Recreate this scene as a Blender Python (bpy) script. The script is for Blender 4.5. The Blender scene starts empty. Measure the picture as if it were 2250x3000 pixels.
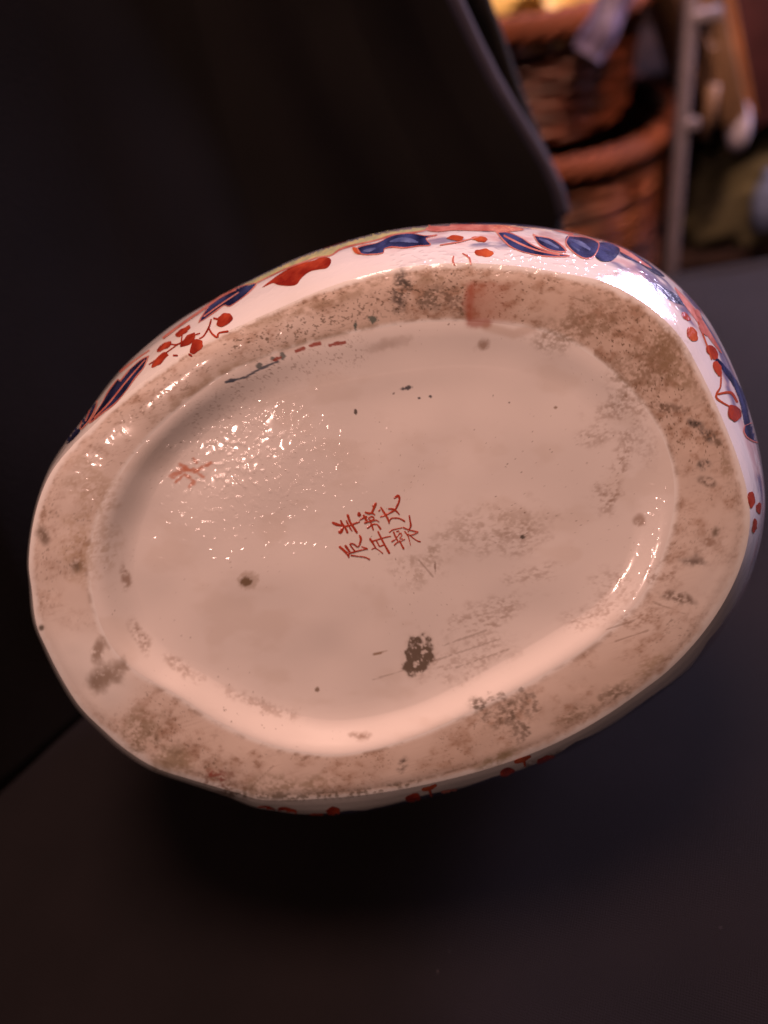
import bpy, bmesh, math, random
import numpy as np
from mathutils import Vector, Matrix
from mathutils.bvhtree import BVHTree
from mathutils.geometry import delaunay_2d_cdt

rnd = random.Random(7)
scene = bpy.context.scene
C = bpy.context.collection

# ------------------------------------------------------------------ camera
CAM_H = 0.262                       # metres above the cloth
PITCH, ROLL = math.radians(42), math.radians(12)
TANPX = 1 / 2500.0                  # tangent per pixel of the 2250 x 3000 photograph
fwd = np.array([0, math.cos(PITCH), -math.sin(PITCH)])
up0 = np.array([0, math.sin(PITCH), math.cos(PITCH)])
rt0 = np.array([1.0, 0, 0])
RIGHT = math.cos(ROLL) * rt0 - math.sin(ROLL) * up0
UP = math.sin(ROLL) * rt0 + math.cos(ROLL) * up0
BACK = -fwd
ROT = np.stack([RIGHT, UP, BACK], axis=1)       # camera -> world
EYE = np.array([0, 0, CAM_H])

cam_d = bpy.data.cameras.new('camera')
cam = bpy.data.objects.new('camera', cam_d)
C.objects.link(cam)
m = Matrix([list(ROT[0]) + [EYE[0]], list(ROT[1]) + [EYE[1]], list(ROT[2]) + [EYE[2]], [0, 0, 0, 1]])
cam.matrix_world = m
cam_d.sensor_fit = 'HORIZONTAL'
cam_d.sensor_width = 36
cam_d.lens = 40
cam_d.clip_start = 0.01
cam_d.clip_end = 50
cam_d.dof.use_dof = True
cam_d.dof.focus_distance = 0.199
cam_d.dof.aperture_fstop = 40 / 4.6            # a 4.6 mm wide pupil
scene.camera = cam


def ray(u, v):
    d = ROT @ np.array([(u - 1125) * TANPX, (1500 - v) * TANPX, -1.0])
    return d


def at_z(u, v, z):
    d = ray(u, v)
    return EYE + d * ((z - EYE[2]) / d[2])


def at_y(u, v, y):
    d = ray(u, v)
    return EYE + d * ((y - EYE[1]) / d[1])


def to_px(P):
    q = (np.asarray(P) - EYE) @ ROT
    return 1125 + q[..., 0] / -q[..., 2] / TANPX, 1500 - q[..., 1] / -q[..., 2] / TANPX


# ------------------------------------------------------------------ world, lamps, exposure
scene.view_settings.view_transform = 'Standard'
scene.view_settings.look = 'None'
scene.view_settings.exposure = 0
scene.view_settings.gamma = 1
scene.view_settings.use_curve_mapping = False
wd = bpy.data.worlds.new('World')
scene.world = wd
wd.use_nodes = True
wd.node_tree.nodes['Background'].inputs[0].default_value = (1, 0.72, 0.62, 1)
wd.node_tree.nodes['Background'].inputs[1].default_value = 0.022

POT_C = EYE + ROT @ np.array([0.0, -0.003, -0.205])


def area(name, d_cam, dist, size, power, col, sy=None):
    d = ROT @ (np.array(d_cam) / np.linalg.norm(d_cam))
    L = bpy.data.lights.new(name, 'AREA')
    L.shape = 'DISK' if sy is None else 'RECTANGLE'
    L.size = size
    if sy:
        L.size_y = sy
    L.energy = power
    L.color = col
    o = bpy.data.objects.new(name, L)
    C.objects.link(o)
    p = POT_C + d * dist
    o.location = p
    o.rotation_euler = Vector(POT_C - p).to_track_quat('-Z', 'Y').to_euler()
    return o


area('warm_lamp', (-0.16, 0.76, 0.56), 1.1, 0.42, 12.2, (1, 0.59, 0.48))
area('glint_lamp', (-0.42, -0.06, 0.90), 1.5, 0.10, 5.8, (1, 0.60, 0.50))  # unseen lamp added for the glints on the recess, with some fill
area('window_light', (0.61, 0.73, -0.20), 1.5, 0.42, 26, (0.78, 0.66, 1.0), 0.52)
# unseen fill lamp, added to brighten the baskets and shelf
L = bpy.data.lights.new('background_fill', 'AREA')
L.shape, L.size, L.energy, L.color, L.spread = 'DISK', 0.20, 3.6, (1, 0.58, 0.40), math.radians(80)
o = bpy.data.objects.new('background_fill', L)
C.objects.link(o)
o.location = (0.42, 0.34, 0.95)
o.rotation_euler = (Vector((0.27, 0.95, -0.05)) - Vector(o.location)).to_track_quat('-Z', 'Y').to_euler()

# ------------------------------------------------------------------ helpers


def tag(o, label=None, cat=None, group=None, kind=None):
    for k, v in (('label', label), ('category', cat), ('group', group), ('kind', kind)):
        if v:
            o[k] = v
    return o


def empty(name, loc=(0, 0, 0), rz=0):
    o = bpy.data.objects.new(name, None)
    C.objects.link(o)
    o.location = loc
    o.rotation_euler = (0, 0, rz)
    o.empty_display_size = 0.02
    return o


def mesh_obj(name, verts, faces, mat, parent=None, smooth=True):
    me = bpy.data.meshes.new(name)
    if isinstance(verts, np.ndarray) and isinstance(faces, np.ndarray):
        nv, nf, k = len(verts), len(faces), faces.shape[1]
        me.vertices.add(nv)
        me.vertices.foreach_set('co', verts.astype(np.float32).ravel())
        me.loops.add(nf * k)
        me.loops.foreach_set('vertex_index', faces.astype(np.int32).ravel())
        me.polygons.add(nf)
        me.polygons.foreach_set('loop_start', np.arange(0, nf * k, k, dtype=np.int32))
        me.polygons.foreach_set('loop_total', np.full(nf, k, dtype=np.int32))
        me.update(calc_edges=True)
        me.validate()
    else:
        me.from_pydata([tuple(v) for v in verts], [], [tuple(f) for f in faces])
        me.update()
    if smooth:
        me.polygons.foreach_set('use_smooth', [True] * len(me.polygons))
    if mat:
        me.materials.append(mat)
    o = bpy.data.objects.new(name, me)
    C.objects.link(o)
    if parent:
        o.parent = parent
    return o


def bm_obj(name, bm, mat, parent=None, smooth=True):
    bmesh.ops.recalc_face_normals(bm, faces=bm.faces)
    me = bpy.data.meshes.new(name)
    bm.to_mesh(me)
    bm.free()
    if smooth:
        me.polygons.foreach_set('use_smooth', [True] * len(me.polygons))
    me.materials.append(mat)
    o = bpy.data.objects.new(name, me)
    C.objects.link(o)
    if parent:
        o.parent = parent
    return o


def box_bm(sx, sy, sz, bev=0.003, loc=(0, 0, 0), rot=None, seg=2):
    bm = bmesh.new()
    bmesh.ops.create_cube(bm, size=1)
    for v in bm.verts:
        v.co = Vector((v.co.x * sx, v.co.y * sy, v.co.z * sz))
    if bev:
        bmesh.ops.bevel(bm, geom=bm.edges[:], offset=bev, segments=seg, affect='EDGES', profile=0.6)
    M = Matrix.Translation(Vector(loc))
    if rot is not None:
        M = M @ rot
    bm.transform(M)
    return bm


def lathe_bm(profile, n=48, loc=(0, 0, 0), rot=None):
    """profile: list of (r, z), closed on the axis where r == 0"""
    bm = bmesh.new()
    rings = []
    for r, z in profile:
        if r < 1e-6:
            rings.append([bm.verts.new((0, 0, z))])
        else:
            rings.append([bm.verts.new((r * math.cos(a), r * math.sin(a), z)) for a in np.linspace(0, 2 * math.pi, n, endpoint=False)])
    for A, B in zip(rings[:-1], rings[1:]):
        for i in range(n):
            j = (i + 1) % n
            if len(A) == 1 and len(B) == 1:
                continue
            if len(A) == 1:
                bm.faces.new((A[0], B[i], B[j]))
            elif len(B) == 1:
                bm.faces.new((A[i], A[j], B[0]))
            else:
                bm.faces.new((A[i], A[j], B[j], B[i]))
    M = Matrix.Translation(Vector(loc))
    if rot is not None:
        M = M @ rot
    bm.transform(M)
    return bm


def tube_bm(pts, rad, n=8, closed=False):
    bm = bmesh.new()
    pts = [Vector(p) for p in pts]
    N = len(pts)
    if not hasattr(rad, '__len__'):
        rad = [rad] * N
    rings = []
    for i, p in enumerate(pts):
        a = pts[(i - 1) % N] if (closed or i > 0) else p
        b = pts[(i + 1) % N] if (closed or i < N - 1) else p
        t = (b - a).normalized()
        ref = Vector((0, 0, 1)) if abs(t.z) < 0.9 else Vector((1, 0, 0))
        x = t.cross(ref).normalized()
        y = t.cross(x).normalized()
        rings.append([bm.verts.new(p + (x * math.cos(q) + y * math.sin(q)) * rad[i]) for q in np.linspace(0, 2 * math.pi, n, endpoint=False)])
    rng = range(N if closed else N - 1)
    for i in rng:
        A, B = rings[i], rings[(i + 1) % N]
        for k in range(n):
            bm.faces.new((A[k], A[(k + 1) % n], B[(k + 1) % n], B[k]))
    if not closed:
        bm.faces.new(rings[0])
        bm.faces.new(rings[-1])
    return bm


# value noise -------------------------------------------------------
_tabs = {}


def vnoise(x, y, seed=0):
    if seed not in _tabs:
        _tabs[seed] = np.random.RandomState(seed + 11).rand(256, 256).astype(np.float32)
    T = _tabs[seed]
    xi = np.floor(x).astype(np.int64)
    yi = np.floor(y).astype(np.int64)
    fx = (x - xi).astype(np.float32)
    fy = (y - yi).astype(np.float32)
    fx = fx * fx * (3 - 2 * fx)
    fy = fy * fy * (3 - 2 * fy)
    x0, x1, y0, y1 = xi & 255, (xi + 1) & 255, yi & 255, (yi + 1) & 255
    return (T[x0, y0] * (1 - fx) + T[x1, y0] * fx) * (1 - fy) + (T[x0, y1] * (1 - fx) + T[x1, y1] * fx) * fy


def fbm(x, y, oct=4, seed=0, gain=0.55):
    s = 0
    a = 1.0
    tot = 0
    for k in range(oct):
        s = s + a * vnoise(x * 2 ** k + 17.3 * k, y * 2 ** k + 5.1 * k, seed + k)
        tot += a
        a *= gain
    return s / tot


def sstep(a, b, x):
    t = np.clip((x - a) / (b - a), 0, 1)
    return t * t * (3 - 2 * t)


# materials -----------------------------------------------------------
def new_mat(name):
    mt = bpy.data.materials.new(name)
    mt.use_nodes = True
    nt = mt.node_tree
    return mt, nt, nt.nodes, nt.links, nt.nodes['Principled BSDF']


def plain(name, col, rough=0.5, spec=0.5, metal=0.0, noise=0.25, nscale=40, bump=0.0, bscale=200, coat=0):
    mt, nt, N, L, b = new_mat(name)
    tc = N.new('ShaderNodeTexCoord')
    nz = N.new('ShaderNodeTexNoise')
    nz.inputs['Scale'].default_value = nscale
    nz.inputs['Detail'].default_value = 5
    L.new(tc.outputs['Object'], nz.inputs['Vector'])
    rmp = N.new('ShaderNodeMapRange')
    rmp.inputs[1].default_value = 0.3
    rmp.inputs[2].default_value = 0.7
    rmp.inputs[3].default_value = 1 - noise
    rmp.inputs[4].default_value = 1 + noise
    L.new(nz.outputs['Fac'], rmp.inputs[0])
    vm = N.new('ShaderNodeVectorMath')
    vm.operation = 'SCALE'
    vm.inputs[0].default_value = col
    L.new(rmp.outputs[0], vm.inputs['Scale'])
    L.new(vm.outputs[0], b.inputs['Base Color'])
    b.inputs['Roughness'].default_value = rough
    b.inputs['Specular IOR Level'].default_value = spec
    b.inputs['Metallic'].default_value = metal
    b.inputs['Coat Weight'].default_value = coat
    if bump:
        n2 = N.new('ShaderNodeTexNoise')
        n2.inputs['Scale'].default_value = bscale
        n2.inputs['Detail'].default_value = 3
        L.new(tc.outputs['Object'], n2.inputs['Vector'])
        bp = N.new('ShaderNodeBump')
        bp.inputs['Strength'].default_value = bump
        bp.inputs['Distance'].default_value = 0.001
        L.new(n2.outputs['Fac'], bp.inputs['Height'])
        L.new(bp.outputs[0], b.inputs['Normal'])
    return mt


def porcelain():
    mt, nt, N, L, b = new_mat('porcelain_glaze')
    a1 = N.new('ShaderNodeAttribute')
    a1.attribute_name = 'paint'
    L.new(a1.outputs['Color'], b.inputs['Base Color'])
    a2 = N.new('ShaderNodeAttribute')
    a2.attribute_name = 'wear'          # x: roughness, y: pitting
    sx = N.new('ShaderNodeSeparateXYZ')
    L.new(a2.outputs['Vector'], sx.inputs[0])
    L.new(sx.outputs[0], b.inputs['Roughness'])
    b.inputs['Specular IOR Level'].default_value = 0.5
    b.inputs['Subsurface Weight'].default_value = 0.0
    tc = N.new('ShaderNodeTexCoord')
    nd = N.new('ShaderNodeTexNoise')
    nd.inputs['Scale'].default_value = 600
    nd.inputs['Detail'].default_value = 0.6
    nd.inputs['Roughness'].default_value = 0.45
    L.new(tc.outputs['Object'], nd.inputs['Vector'])
    n1 = N.new('ShaderNodeMapRange')          # only the peaks stand out of the glaze
    n1.interpolation_type = 'SMOOTHERSTEP'
    n1.inputs[1].default_value = 0.46
    n1.inputs[2].default_value = 0.80
    L.new(nd.outputs['Fac'], n1.inputs[0])
    n2 = N.new('ShaderNodeTexNoise')
    n2.inputs['Scale'].default_value = 120
    n2.inputs['Detail'].default_value = 1
    L.new(tc.outputs['Object'], n2.inputs['Vector'])
    ad = N.new('ShaderNodeMath')
    ad.operation = 'MULTIPLY_ADD'
    ad.inputs[1].default_value = 0.18
    L.new(n2.outputs['Fac'], ad.inputs[0])
    n3 = N.new('ShaderNodeTexNoise')          # slow swell that gathers the glints into groups
    n3.inputs['Scale'].default_value = 190
    n3.inputs['Detail'].default_value = 0.5
    L.new(tc.outputs['Object'], n3.inputs['Vector'])
    s3 = N.new('ShaderNodeMath')
    s3.operation = 'MULTIPLY_ADD'
    s3.inputs[1].default_value = 2.2
    L.new(n3.outputs['Fac'], s3.inputs[0])
    L.new(n1.outputs[0], s3.inputs[2])
    mu = N.new('ShaderNodeMath')
    mu.operation = 'MULTIPLY'
    L.new(s3.outputs[0], mu.inputs[0])
    L.new(sx.outputs[1], mu.inputs[1])
    L.new(mu.outputs[0], ad.inputs[2])
    bp = N.new('ShaderNodeBump')
    bp.inputs['Strength'].default_value = 1.0
    bp.inputs['Distance'].default_value = 0.0011
    L.new(ad.outputs[0], bp.inputs['Height'])
    # the glossy skin of the glaze carries the pimples, the body under it only their broad swell
    L.new(bp.outputs[0], b.inputs['Coat Normal'])
    b2 = N.new('ShaderNodeBump')
    b2.inputs['Strength'].default_value = 0.30
    b2.inputs['Distance'].default_value = 0.00025
    L.new(ad.outputs[0], b2.inputs['Height'])
    L.new(b2.outputs[0], b.inputs['Normal'])
    cw = N.new('ShaderNodeMapRange')
    cw.inputs[1].default_value = 0.18
    cw.inputs[2].default_value = 0.5
    cw.inputs[3].default_value = 1.0
    cw.inputs[4].default_value = 0.05
    L.new(sx.outputs[0], cw.inputs[0])
    L.new(cw.outputs[0], b.inputs['Coat Weight'])
    b.inputs['Coat Roughness'].default_value = 0.10
    b.inputs['Specular IOR Level'].default_value = 0.15
    return mt


def enamel(name, col, dark, scale=260, rough=0.22):
    mt, nt, N, L, b = new_mat(name)
    tc = N.new('ShaderNodeTexCoord')
    mp = N.new('ShaderNodeMapping')
    mp.inputs['Scale'].default_value = (1, 0.35, 0.6)
    mp.inputs['Rotation'].default_value = (0, 0, 0.4)
    L.new(tc.outputs['Object'], mp.inputs['Vector'])
    nz = N.new('ShaderNodeTexNoise')
    nz.inputs['Scale'].default_value = scale
    nz.inputs['Detail'].default_value = 3
    L.new(mp.outputs[0], nz.inputs['Vector'])
    cr = N.new('ShaderNodeValToRGB')
    cr.color_ramp.elements[0].position = 0.36
    cr.color_ramp.elements[1].position = 0.66
    cr.color_ramp.elements[0].color = (*dark, 1)
    cr.color_ramp.elements[1].color = (*col, 1)
    L.new(nz.outputs['Fac'], cr.inputs[0])
    L.new(cr.outputs[0], b.inputs['Base Color'])
    b.inputs['Roughness'].default_value = rough
    n2 = N.new('ShaderNodeTexNoise')
    n2.inputs['Scale'].default_value = 500
    L.new(tc.outputs['Object'], n2.inputs['Vector'])
    bp = N.new('ShaderNodeBump')
    bp.inputs['Strength'].default_value = 0.5
    bp.inputs['Distance'].default_value = 0.0004
    L.new(n2.outputs['Fac'], bp.inputs['Height'])
    L.new(bp.outputs[0], b.inputs['Normal'])
    return mt


def woven(name, col, period, rough=0.8, var=0.25, sheen=0.0, bump=0.6):
    """plain-weave cloth: two crossed threads as height and tone"""
    mt, nt, N, L, b = new_mat(name)
    tc = N.new('ShaderNodeTexCoord')
    mp = N.new('ShaderNodeMapping')
    mp.inputs['Rotation'].default_value = (0, 0, 0.5)
    L.new(tc.outputs['Object'], mp.inputs['Vector'])
    hs = []
    for ax in 'XY':
        w = N.new('ShaderNodeTexWave')
        w.bands_direction = ax
        w.inputs['Scale'].default_value = 0.314 / period
        w.inputs['Distortion'].default_value = 0.6
        w.inputs['Detail'].default_value = 1
        L.new(mp.outputs[0], w.inputs['Vector'])
        hs.append(w)
    mx = N.new('ShaderNodeMath')
    mx.operation = 'MULTIPLY'
    L.new(hs[0].outputs['Fac'], mx.inputs[0])
    L.new(hs[1].outputs['Fac'], mx.inputs[1])
    nz = N.new('ShaderNodeTexNoise')
    nz.inputs['Scale'].default_value = 22
    nz.inputs['Detail'].default_value = 6
    L.new(tc.outputs['Object'], nz.inputs['Vector'])
    mr = N.new('ShaderNodeMapRange')
    mr.inputs[1].default_value = 0.3
    mr.inputs[2].default_value = 0.7
    mr.inputs[3].default_value = 1 - var
    mr.inputs[4].default_value = 1 + var
    L.new(nz.outputs['Fac'], mr.inputs[0])
    m2 = N.new('ShaderNodeMapRange')
    m2.inputs[3].default_value = 0.55
    m2.inputs[4].default_value = 1.5
    L.new(mx.outputs[0], m2.inputs[0])
    mm = N.new('ShaderNodeMath')
    mm.operation = 'MULTIPLY'
    L.new(mr.outputs[0], mm.inputs[0])
    L.new(m2.outputs[0], mm.inputs[1])
    vm = N.new('ShaderNodeVectorMath')
    vm.operation = 'SCALE'
    vm.inputs[0].default_value = col
    L.new(mm.outputs[0], vm.inputs['Scale'])
    L.new(vm.outputs[0], b.inputs['Base Color'])
    b.inputs['Roughness'].default_value = rough
    b.inputs['Specular IOR Level'].default_value = 0.17
    b.inputs['Sheen Weight'].default_value = sheen
    bp = N.new('ShaderNodeBump')
    bp.inputs['Strength'].default_value = bump
    bp.inputs['Distance'].default_value = period * 0.5
    L.new(mx.outputs[0], bp.inputs['Height'])
    L.new(bp.outputs[0], b.inputs['Normal'])
    return mt


M_PORC = porcelain()
M_RED = enamel('iron_red_enamel', (0.46, 0.065, 0.028), (0.23, 0.018, 0.010))
M_MARK = enamel('bright_iron_red', (0.50, 0.070, 0.030), (0.36, 0.035, 0.016))
M_ORANGE = enamel('orange_enamel', (0.55, 0.12, 0.04), (0.36, 0.05, 0.02))
M_PINK = enamel('thin_red_enamel', (0.62, 0.26, 0.20), (0.46, 0.13, 0.10))
M_BLUE = enamel('cobalt_blue', (0.050, 0.066, 0.185), (0.009, 0.011, 0.042), 230)
M_NAVY = enamel('dark_cobalt_blue', (0.030, 0.036, 0.11), (0.006, 0.007, 0.026), 230)
M_LBLUE = enamel('pale_cobalt_blue', (0.15, 0.19, 0.35), (0.05, 0.07, 0.18), 300)
M_CREAM = enamel('cream_yellow_enamel', (0.62, 0.54, 0.24), (0.36, 0.40, 0.22), 420)
M_GOLD = enamel('yellow_enamel', (0.62, 0.42, 0.03), (0.45, 0.33, 0.04), 300)
M_GREEN = enamel('dull_green_enamel', (0.09, 0.11, 0.05), (0.04, 0.06, 0.03))
M_TABLE = woven('grey_woven_cloth', (0.0098, 0.0068, 0.0076), 0.00075, sheen=0.01)
M_BLACK = plain('black_cloth', (0.0046, 0.0034, 0.0032), 0.95, 0.12, noise=0.3, nscale=14, bump=0.3, bscale=700)
M_BLACK2 = plain('charcoal_cloth', (0.012, 0.010, 0.010), 0.9, 0.2, noise=0.3, nscale=14, bump=0.3, bscale=700)
M_FOLD_SHEEN = plain('charcoal_fold_sheen', (0.042, 0.036, 0.048), 0.85, 0.15, noise=0.2)  # window sheen on the fold, painted in as a paler lilac grey
M_WICK = plain('brown_wicker', (0.105, 0.026, 0.012), 0.45, 0.5, noise=0.45, nscale=30, bump=0.4)
M_WICK2 = plain('light_brown_wicker', (0.23, 0.078, 0.038), 0.5, 0.4, noise=0.4, nscale=30, bump=0.4)
M_WICK3 = plain('dark_brown_wicker', (0.045, 0.013, 0.008), 0.5, 0.4, noise=0.4, nscale=30, bump=0.4)
M_RIM = plain('orange_brown_rim', (0.135, 0.037, 0.017), 0.65, 0.25, noise=0.25, nscale=20, bump=0.3)
M_STAKE = plain('dark_wicker_stake', (0.04, 0.013, 0.008), 0.6, noise=0.3)
M_METAL = plain('dull_grey_metal', (0.15, 0.128, 0.155), 0.5, 0.3, metal=0.0, noise=0.12, nscale=60)
M_FLOOR = plain('dark_floor_boards', (0.02, 0.010, 0.008), 0.9, 0.1, noise=0.3, nscale=8)
M_TAN = plain('tan_wood', (0.135, 0.075, 0.042), 0.6, noise=0.3, nscale=25)
M_OCHRE = plain('orange_wood', (0.20, 0.075, 0.022), 0.6, noise=0.3, nscale=25)
M_MAROON = plain('maroon_leather', (0.05, 0.016, 0.02), 0.5, noise=0.3, nscale=25)
M_PALE = plain('pale_card', (0.30, 0.16, 0.10), 0.7, noise=0.15)
M_WHITE = plain('white_glazed', (0.40, 0.36, 0.44), 0.25, noise=0.06)
M_SKYBL = plain('blue_glazed', (0.12, 0.15, 0.26), 0.25, noise=0.3, nscale=60)
M_OLIVE = plain('olive_cloth', (0.065, 0.054, 0.026), 0.9, noise=0.35, nscale=30, bump=0.5)
M_YELLOW = plain('yellow_paper', (0.72, 0.52, 0.17), 0.7, noise=0.15)
M_LILAC = plain('lilac_card', (0.16, 0.13, 0.24), 0.6, noise=0.45, nscale=160)
M_DARKWOOD = plain('dark_wood', (0.022, 0.013, 0.012), 0.9, 0.1, noise=0.3)

# ================================================================== THE SETTING
TABLE_Z = 0.0
# cloth-covered table top; its far edge crosses the right of the picture
eA, eB = at_z(2250, 742, TABLE_Z), at_z(1950, 792, TABLE_Z)
ed = (eA - eB)[:2] / np.linalg.norm((eA - eB)[:2])        # along the edge
en = np.array([-ed[1], ed[0]])                             # away from the camera
if en[1] < 0:
    en = -en
nx_, ny_ = 220, 150
us = np.linspace(-0.75, 0.75, nx_)
prof = [(-0.75 + 0.745 * k / (ny_ - 1), 0.0) for k in range(ny_)]
prof += [(-0.005 + 0.012 * math.sin(a), -0.012 + 0.012 * math.cos(a)) for a in np.linspace(0.15, math.pi / 2, 8)]
prof += [(0.007, -0.03 - 0.02 * k) for k in range(8)]
V = []
for d, z in prof:
    q = eB[:2] + en * d
    for u in us:
        p = q + ed * u
        w = (fbm(np.array(p[0] * 6 + 3), np.array(p[1] * 6), 3, 50) - 0.5) * 0.006
        w += 0.0012 * math.sin(55 * (p[0] * 0.7 + p[1] * 0.4) + 2.2 * math.sin(9 * p[1]))
        for fx0, fy0, fa, fh, fw in ((0.17, 0.06, 0.9, 0.0035, 0.014), (0.28, 0.20, 1.9, 0.004, 0.018), (-0.02, 0.02, 0.25, 0.003, 0.012), (-0.14, 0.10, 0.7, 0.003, 0.013)):
            dd_ = -(p[0] - fx0) * math.sin(fa) + (p[1] - fy0) * math.cos(fa)
            ll_ = (p[0] - fx0) * math.cos(fa) + (p[1] - fy0) * math.sin(fa)
            w += fh * math.exp(-((dd_ + 0.012 * math.sin(ll_ * 14)) / fw) ** 2 - (ll_ / 0.13) ** 2)
        off = w if d < -0.004 else 0
        dd = 0.004 * math.sin(u * 38) * min(1, max(0, -z) * 8)
        V.append((p[0] + en[0] * dd, p[1] + en[1] * dd, TABLE_Z + z + (off if z == 0 else 0) - 0.002))
F = []
for r in range(len(prof) - 1):
    for i in range(nx_ - 1):
        a = r * nx_ + i
        F.append((a, a + 1, a + nx_ + 1, a + nx_))
o = mesh_obj('table_cloth', np.array(V), np.array(F), M_TABLE)
tag(o, 'grey woven cloth covering the table under the porcelain pot', 'cloth', kind='structure')

FLOOR_Z = -0.46
o = bm_obj('floor', box_bm(6, 6, 0.02, 0, (0, 1.5, FLOOR_Z - 0.01)), M_FLOOR, smooth=False)
tag(o, 'dark brown floor beyond the table', 'floor', kind='structure')

o = bm_obj('wall', box_bm(5, 0.05, 2.6, 0, (0.5, 1.75, FLOOR_Z + 1.301)), plain('dark_red_wall', (0.035, 0.010, 0.007), 0.9, 0.1, noise=0.3, nscale=6), smooth=False)
tag(o, 'dark red wall behind the baskets and shelf', 'wall', kind='structure')

# ================================================================== THE POT
S = 2250 / 1659.0
N_CAM = np.array([-0.055, -0.135, 0.98])
N_CAM /= np.linalg.norm(N_CAM)
NW = ROT @ N_CAM
EX = RIGHT - NW * (RIGHT @ NW)
EX /= np.linalg.norm(EX)
EY = np.cross(NW, EX)
PR = np.stack([EX, EY, NW], axis=1)         # pot -> world (rotation)
PM = Matrix([list(PR[0]) + [POT_C[0]], list(PR[1]) + [POT_C[1]], list(PR[2]) + [POT_C[2]], [0, 0, 0, 1]])

outer = [(58, 1230), (62, 1165), (76, 1095), (104, 1025), (148, 968), (195, 922), (255, 865), (335, 803), (425, 745), (515, 703), (600, 665),
         (680, 630), (765, 600), (855, 578), (950, 568), (1050, 568), (1140, 576), (1225, 590), (1300, 605), (1365, 635), (1430, 682), (1478, 735),
         (1512, 795), (1545, 862), (1575, 932), (1602, 1005), (1618, 1065), (1624, 1130), (1612, 1200), (1587, 1265), (1545, 1338), (1500, 1396),
         (1442, 1455), (1380, 1502), (1300, 1556), (1200, 1610), (1100, 1650), (1000, 1680), (900, 1703), (800, 1720), (700, 1729), (610, 1733),
         (560, 1732), (504, 1715), (414, 1689), (332, 1662), (266, 1621), (217, 1578), (173, 1535), (136, 1480), (97, 1405), (75, 1355), (64, 1273)]
inner = [(205, 1230), (212, 1160), (232, 1100), (270, 1030), (320, 963), (372, 910), (430, 862), (480, 826), (545, 795), (605, 772), (680, 750),
         (760, 732), (850, 716), (950, 706), (1050, 708), (1140, 720), (1210, 742), (1275, 782), (1340, 840), (1392, 902), (1424, 960), (1442, 1025),
         (1444, 1090), (1432, 1152), (1408, 1225), (1380, 1278), (1335, 1330), (1280, 1375), (1200, 1428), (1100, 1484), (1000, 1533), (900, 1578),
         (805, 1608), (720, 1620), (625, 1608), (540, 1580), (450, 1533), (385, 1490), (310, 1450), (268, 1415), (240, 1375), (216, 1310)]
floor_e = [(272, 1240), (278, 1180), (297, 1110), (332, 1035), (378, 975), (430, 925), (490, 885), (560, 850), (640, 822), (740, 797), (850, 778), (950, 768),
           (1050, 770), (1130, 782), (1200, 808), (1265, 850), (1318, 905), (1355, 965), (1378, 1030), (1386, 1090), (1382, 1150), (1365, 1215), (1330, 1275),
           (1285, 1320), (1200, 1372), (1100, 1430), (1000, 1482), (900, 1528), (800, 1556), (715, 1566), (620, 1552), (545, 1528), (470, 1490), (400, 1450),
           (345, 1410), (310, 1375), (286, 1310)]
silh = [(58, 1230), (62, 1165), (75, 1095), (100, 1025), (138, 965), (180, 903), (220, 840), (280, 775), (340, 725), (420, 670), (500, 625), (560, 590), (640, 555),
        (720, 530), (800, 505), (880, 490), (960, 483), (1060, 480), (1160, 485), (1240, 500), (1320, 520), (1390, 555), (1450, 600), (1500, 650),
        (1550, 720), (1590, 800), (1620, 880), (1640, 960), (1652, 1060), (1650, 1130), (1632, 1210), (1606, 1290), (1560, 1365), (1510, 1430),
        (1450, 1485), (1380, 1532), (1300, 1582), (1200, 1640), (1140, 1665), (1000, 1705), (900, 1730), (800, 1755), (700, 1766), (600, 1757), (537, 1742), (504, 1722), (414, 1696), (330, 1669), (263, 1626), (214, 1582), (170, 1540), (133, 1483), (94, 1406), (72, 1356), (62, 1273)]


def on_plane(u, v):
    d = ray(u, v)
    t = ((POT_C - EYE) @ NW) / (d @ NW)
    P = EYE + d * t - POT_C
    return np.array([P @ EX, P @ EY])


NT = 1400
TH = np.linspace(-math.pi, math.pi, NT, endpoint=False)


def polar(pts, plane=True, smooth=9, centre=(0, 0)):
    if plane:
        q = np.array([on_plane(x * S, y * S) for x, y in pts])
    else:
        q = np.array([(x * S, -y * S) for x, y in pts])
    q = q - np.array(centre)
    th = np.arctan2(q[:, 1], q[:, 0])
    r = np.hypot(q[:, 0], q[:, 1])
    k = np.argsort(th)
    th, r = th[k], r[k]
    th = np.concatenate([th - 2 * math.pi, th, th + 2 * math.pi])
    r = np.tile(r, 3)
    # Catmull-Rom through the points
    out = np.interp(TH, th, r)
    idx = np.searchsorted(th, TH) - 1
    t = (TH - th[idx]) / (th[idx + 1] - th[idx])
    m0 = (r[idx + 1] - r[idx - 1]) / (th[idx + 1] - th[idx - 1]) * (th[idx + 1] - th[idx])
    m1 = (r[idx + 2] - r[idx]) / (th[idx + 2] - th[idx]) * (th[idx + 1] - th[idx])
    out = (2 * t ** 3 - 3 * t ** 2 + 1) * r[idx] + (t ** 3 - 2 * t ** 2 + t) * m0 + (-2 * t ** 3 + 3 * t ** 2) * r[idx + 1] + (t ** 3 - t ** 2) * m1
    return psmooth(out, smooth)


def psmooth(a, n):
    if n <= 1:
        return a
    k = np.hanning(n + 2)[1:-1]
    k /= k.sum()
    h = n // 2 + 1
    return np.convolve(np.concatenate([a[-h:], a, a[:h]]), k, 'same')[h:-h]


R_OUT, R_IN, R_FL = polar(outer, smooth=15), polar(inner, smooth=35), polar(floor_e, smooth=45)
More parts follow.
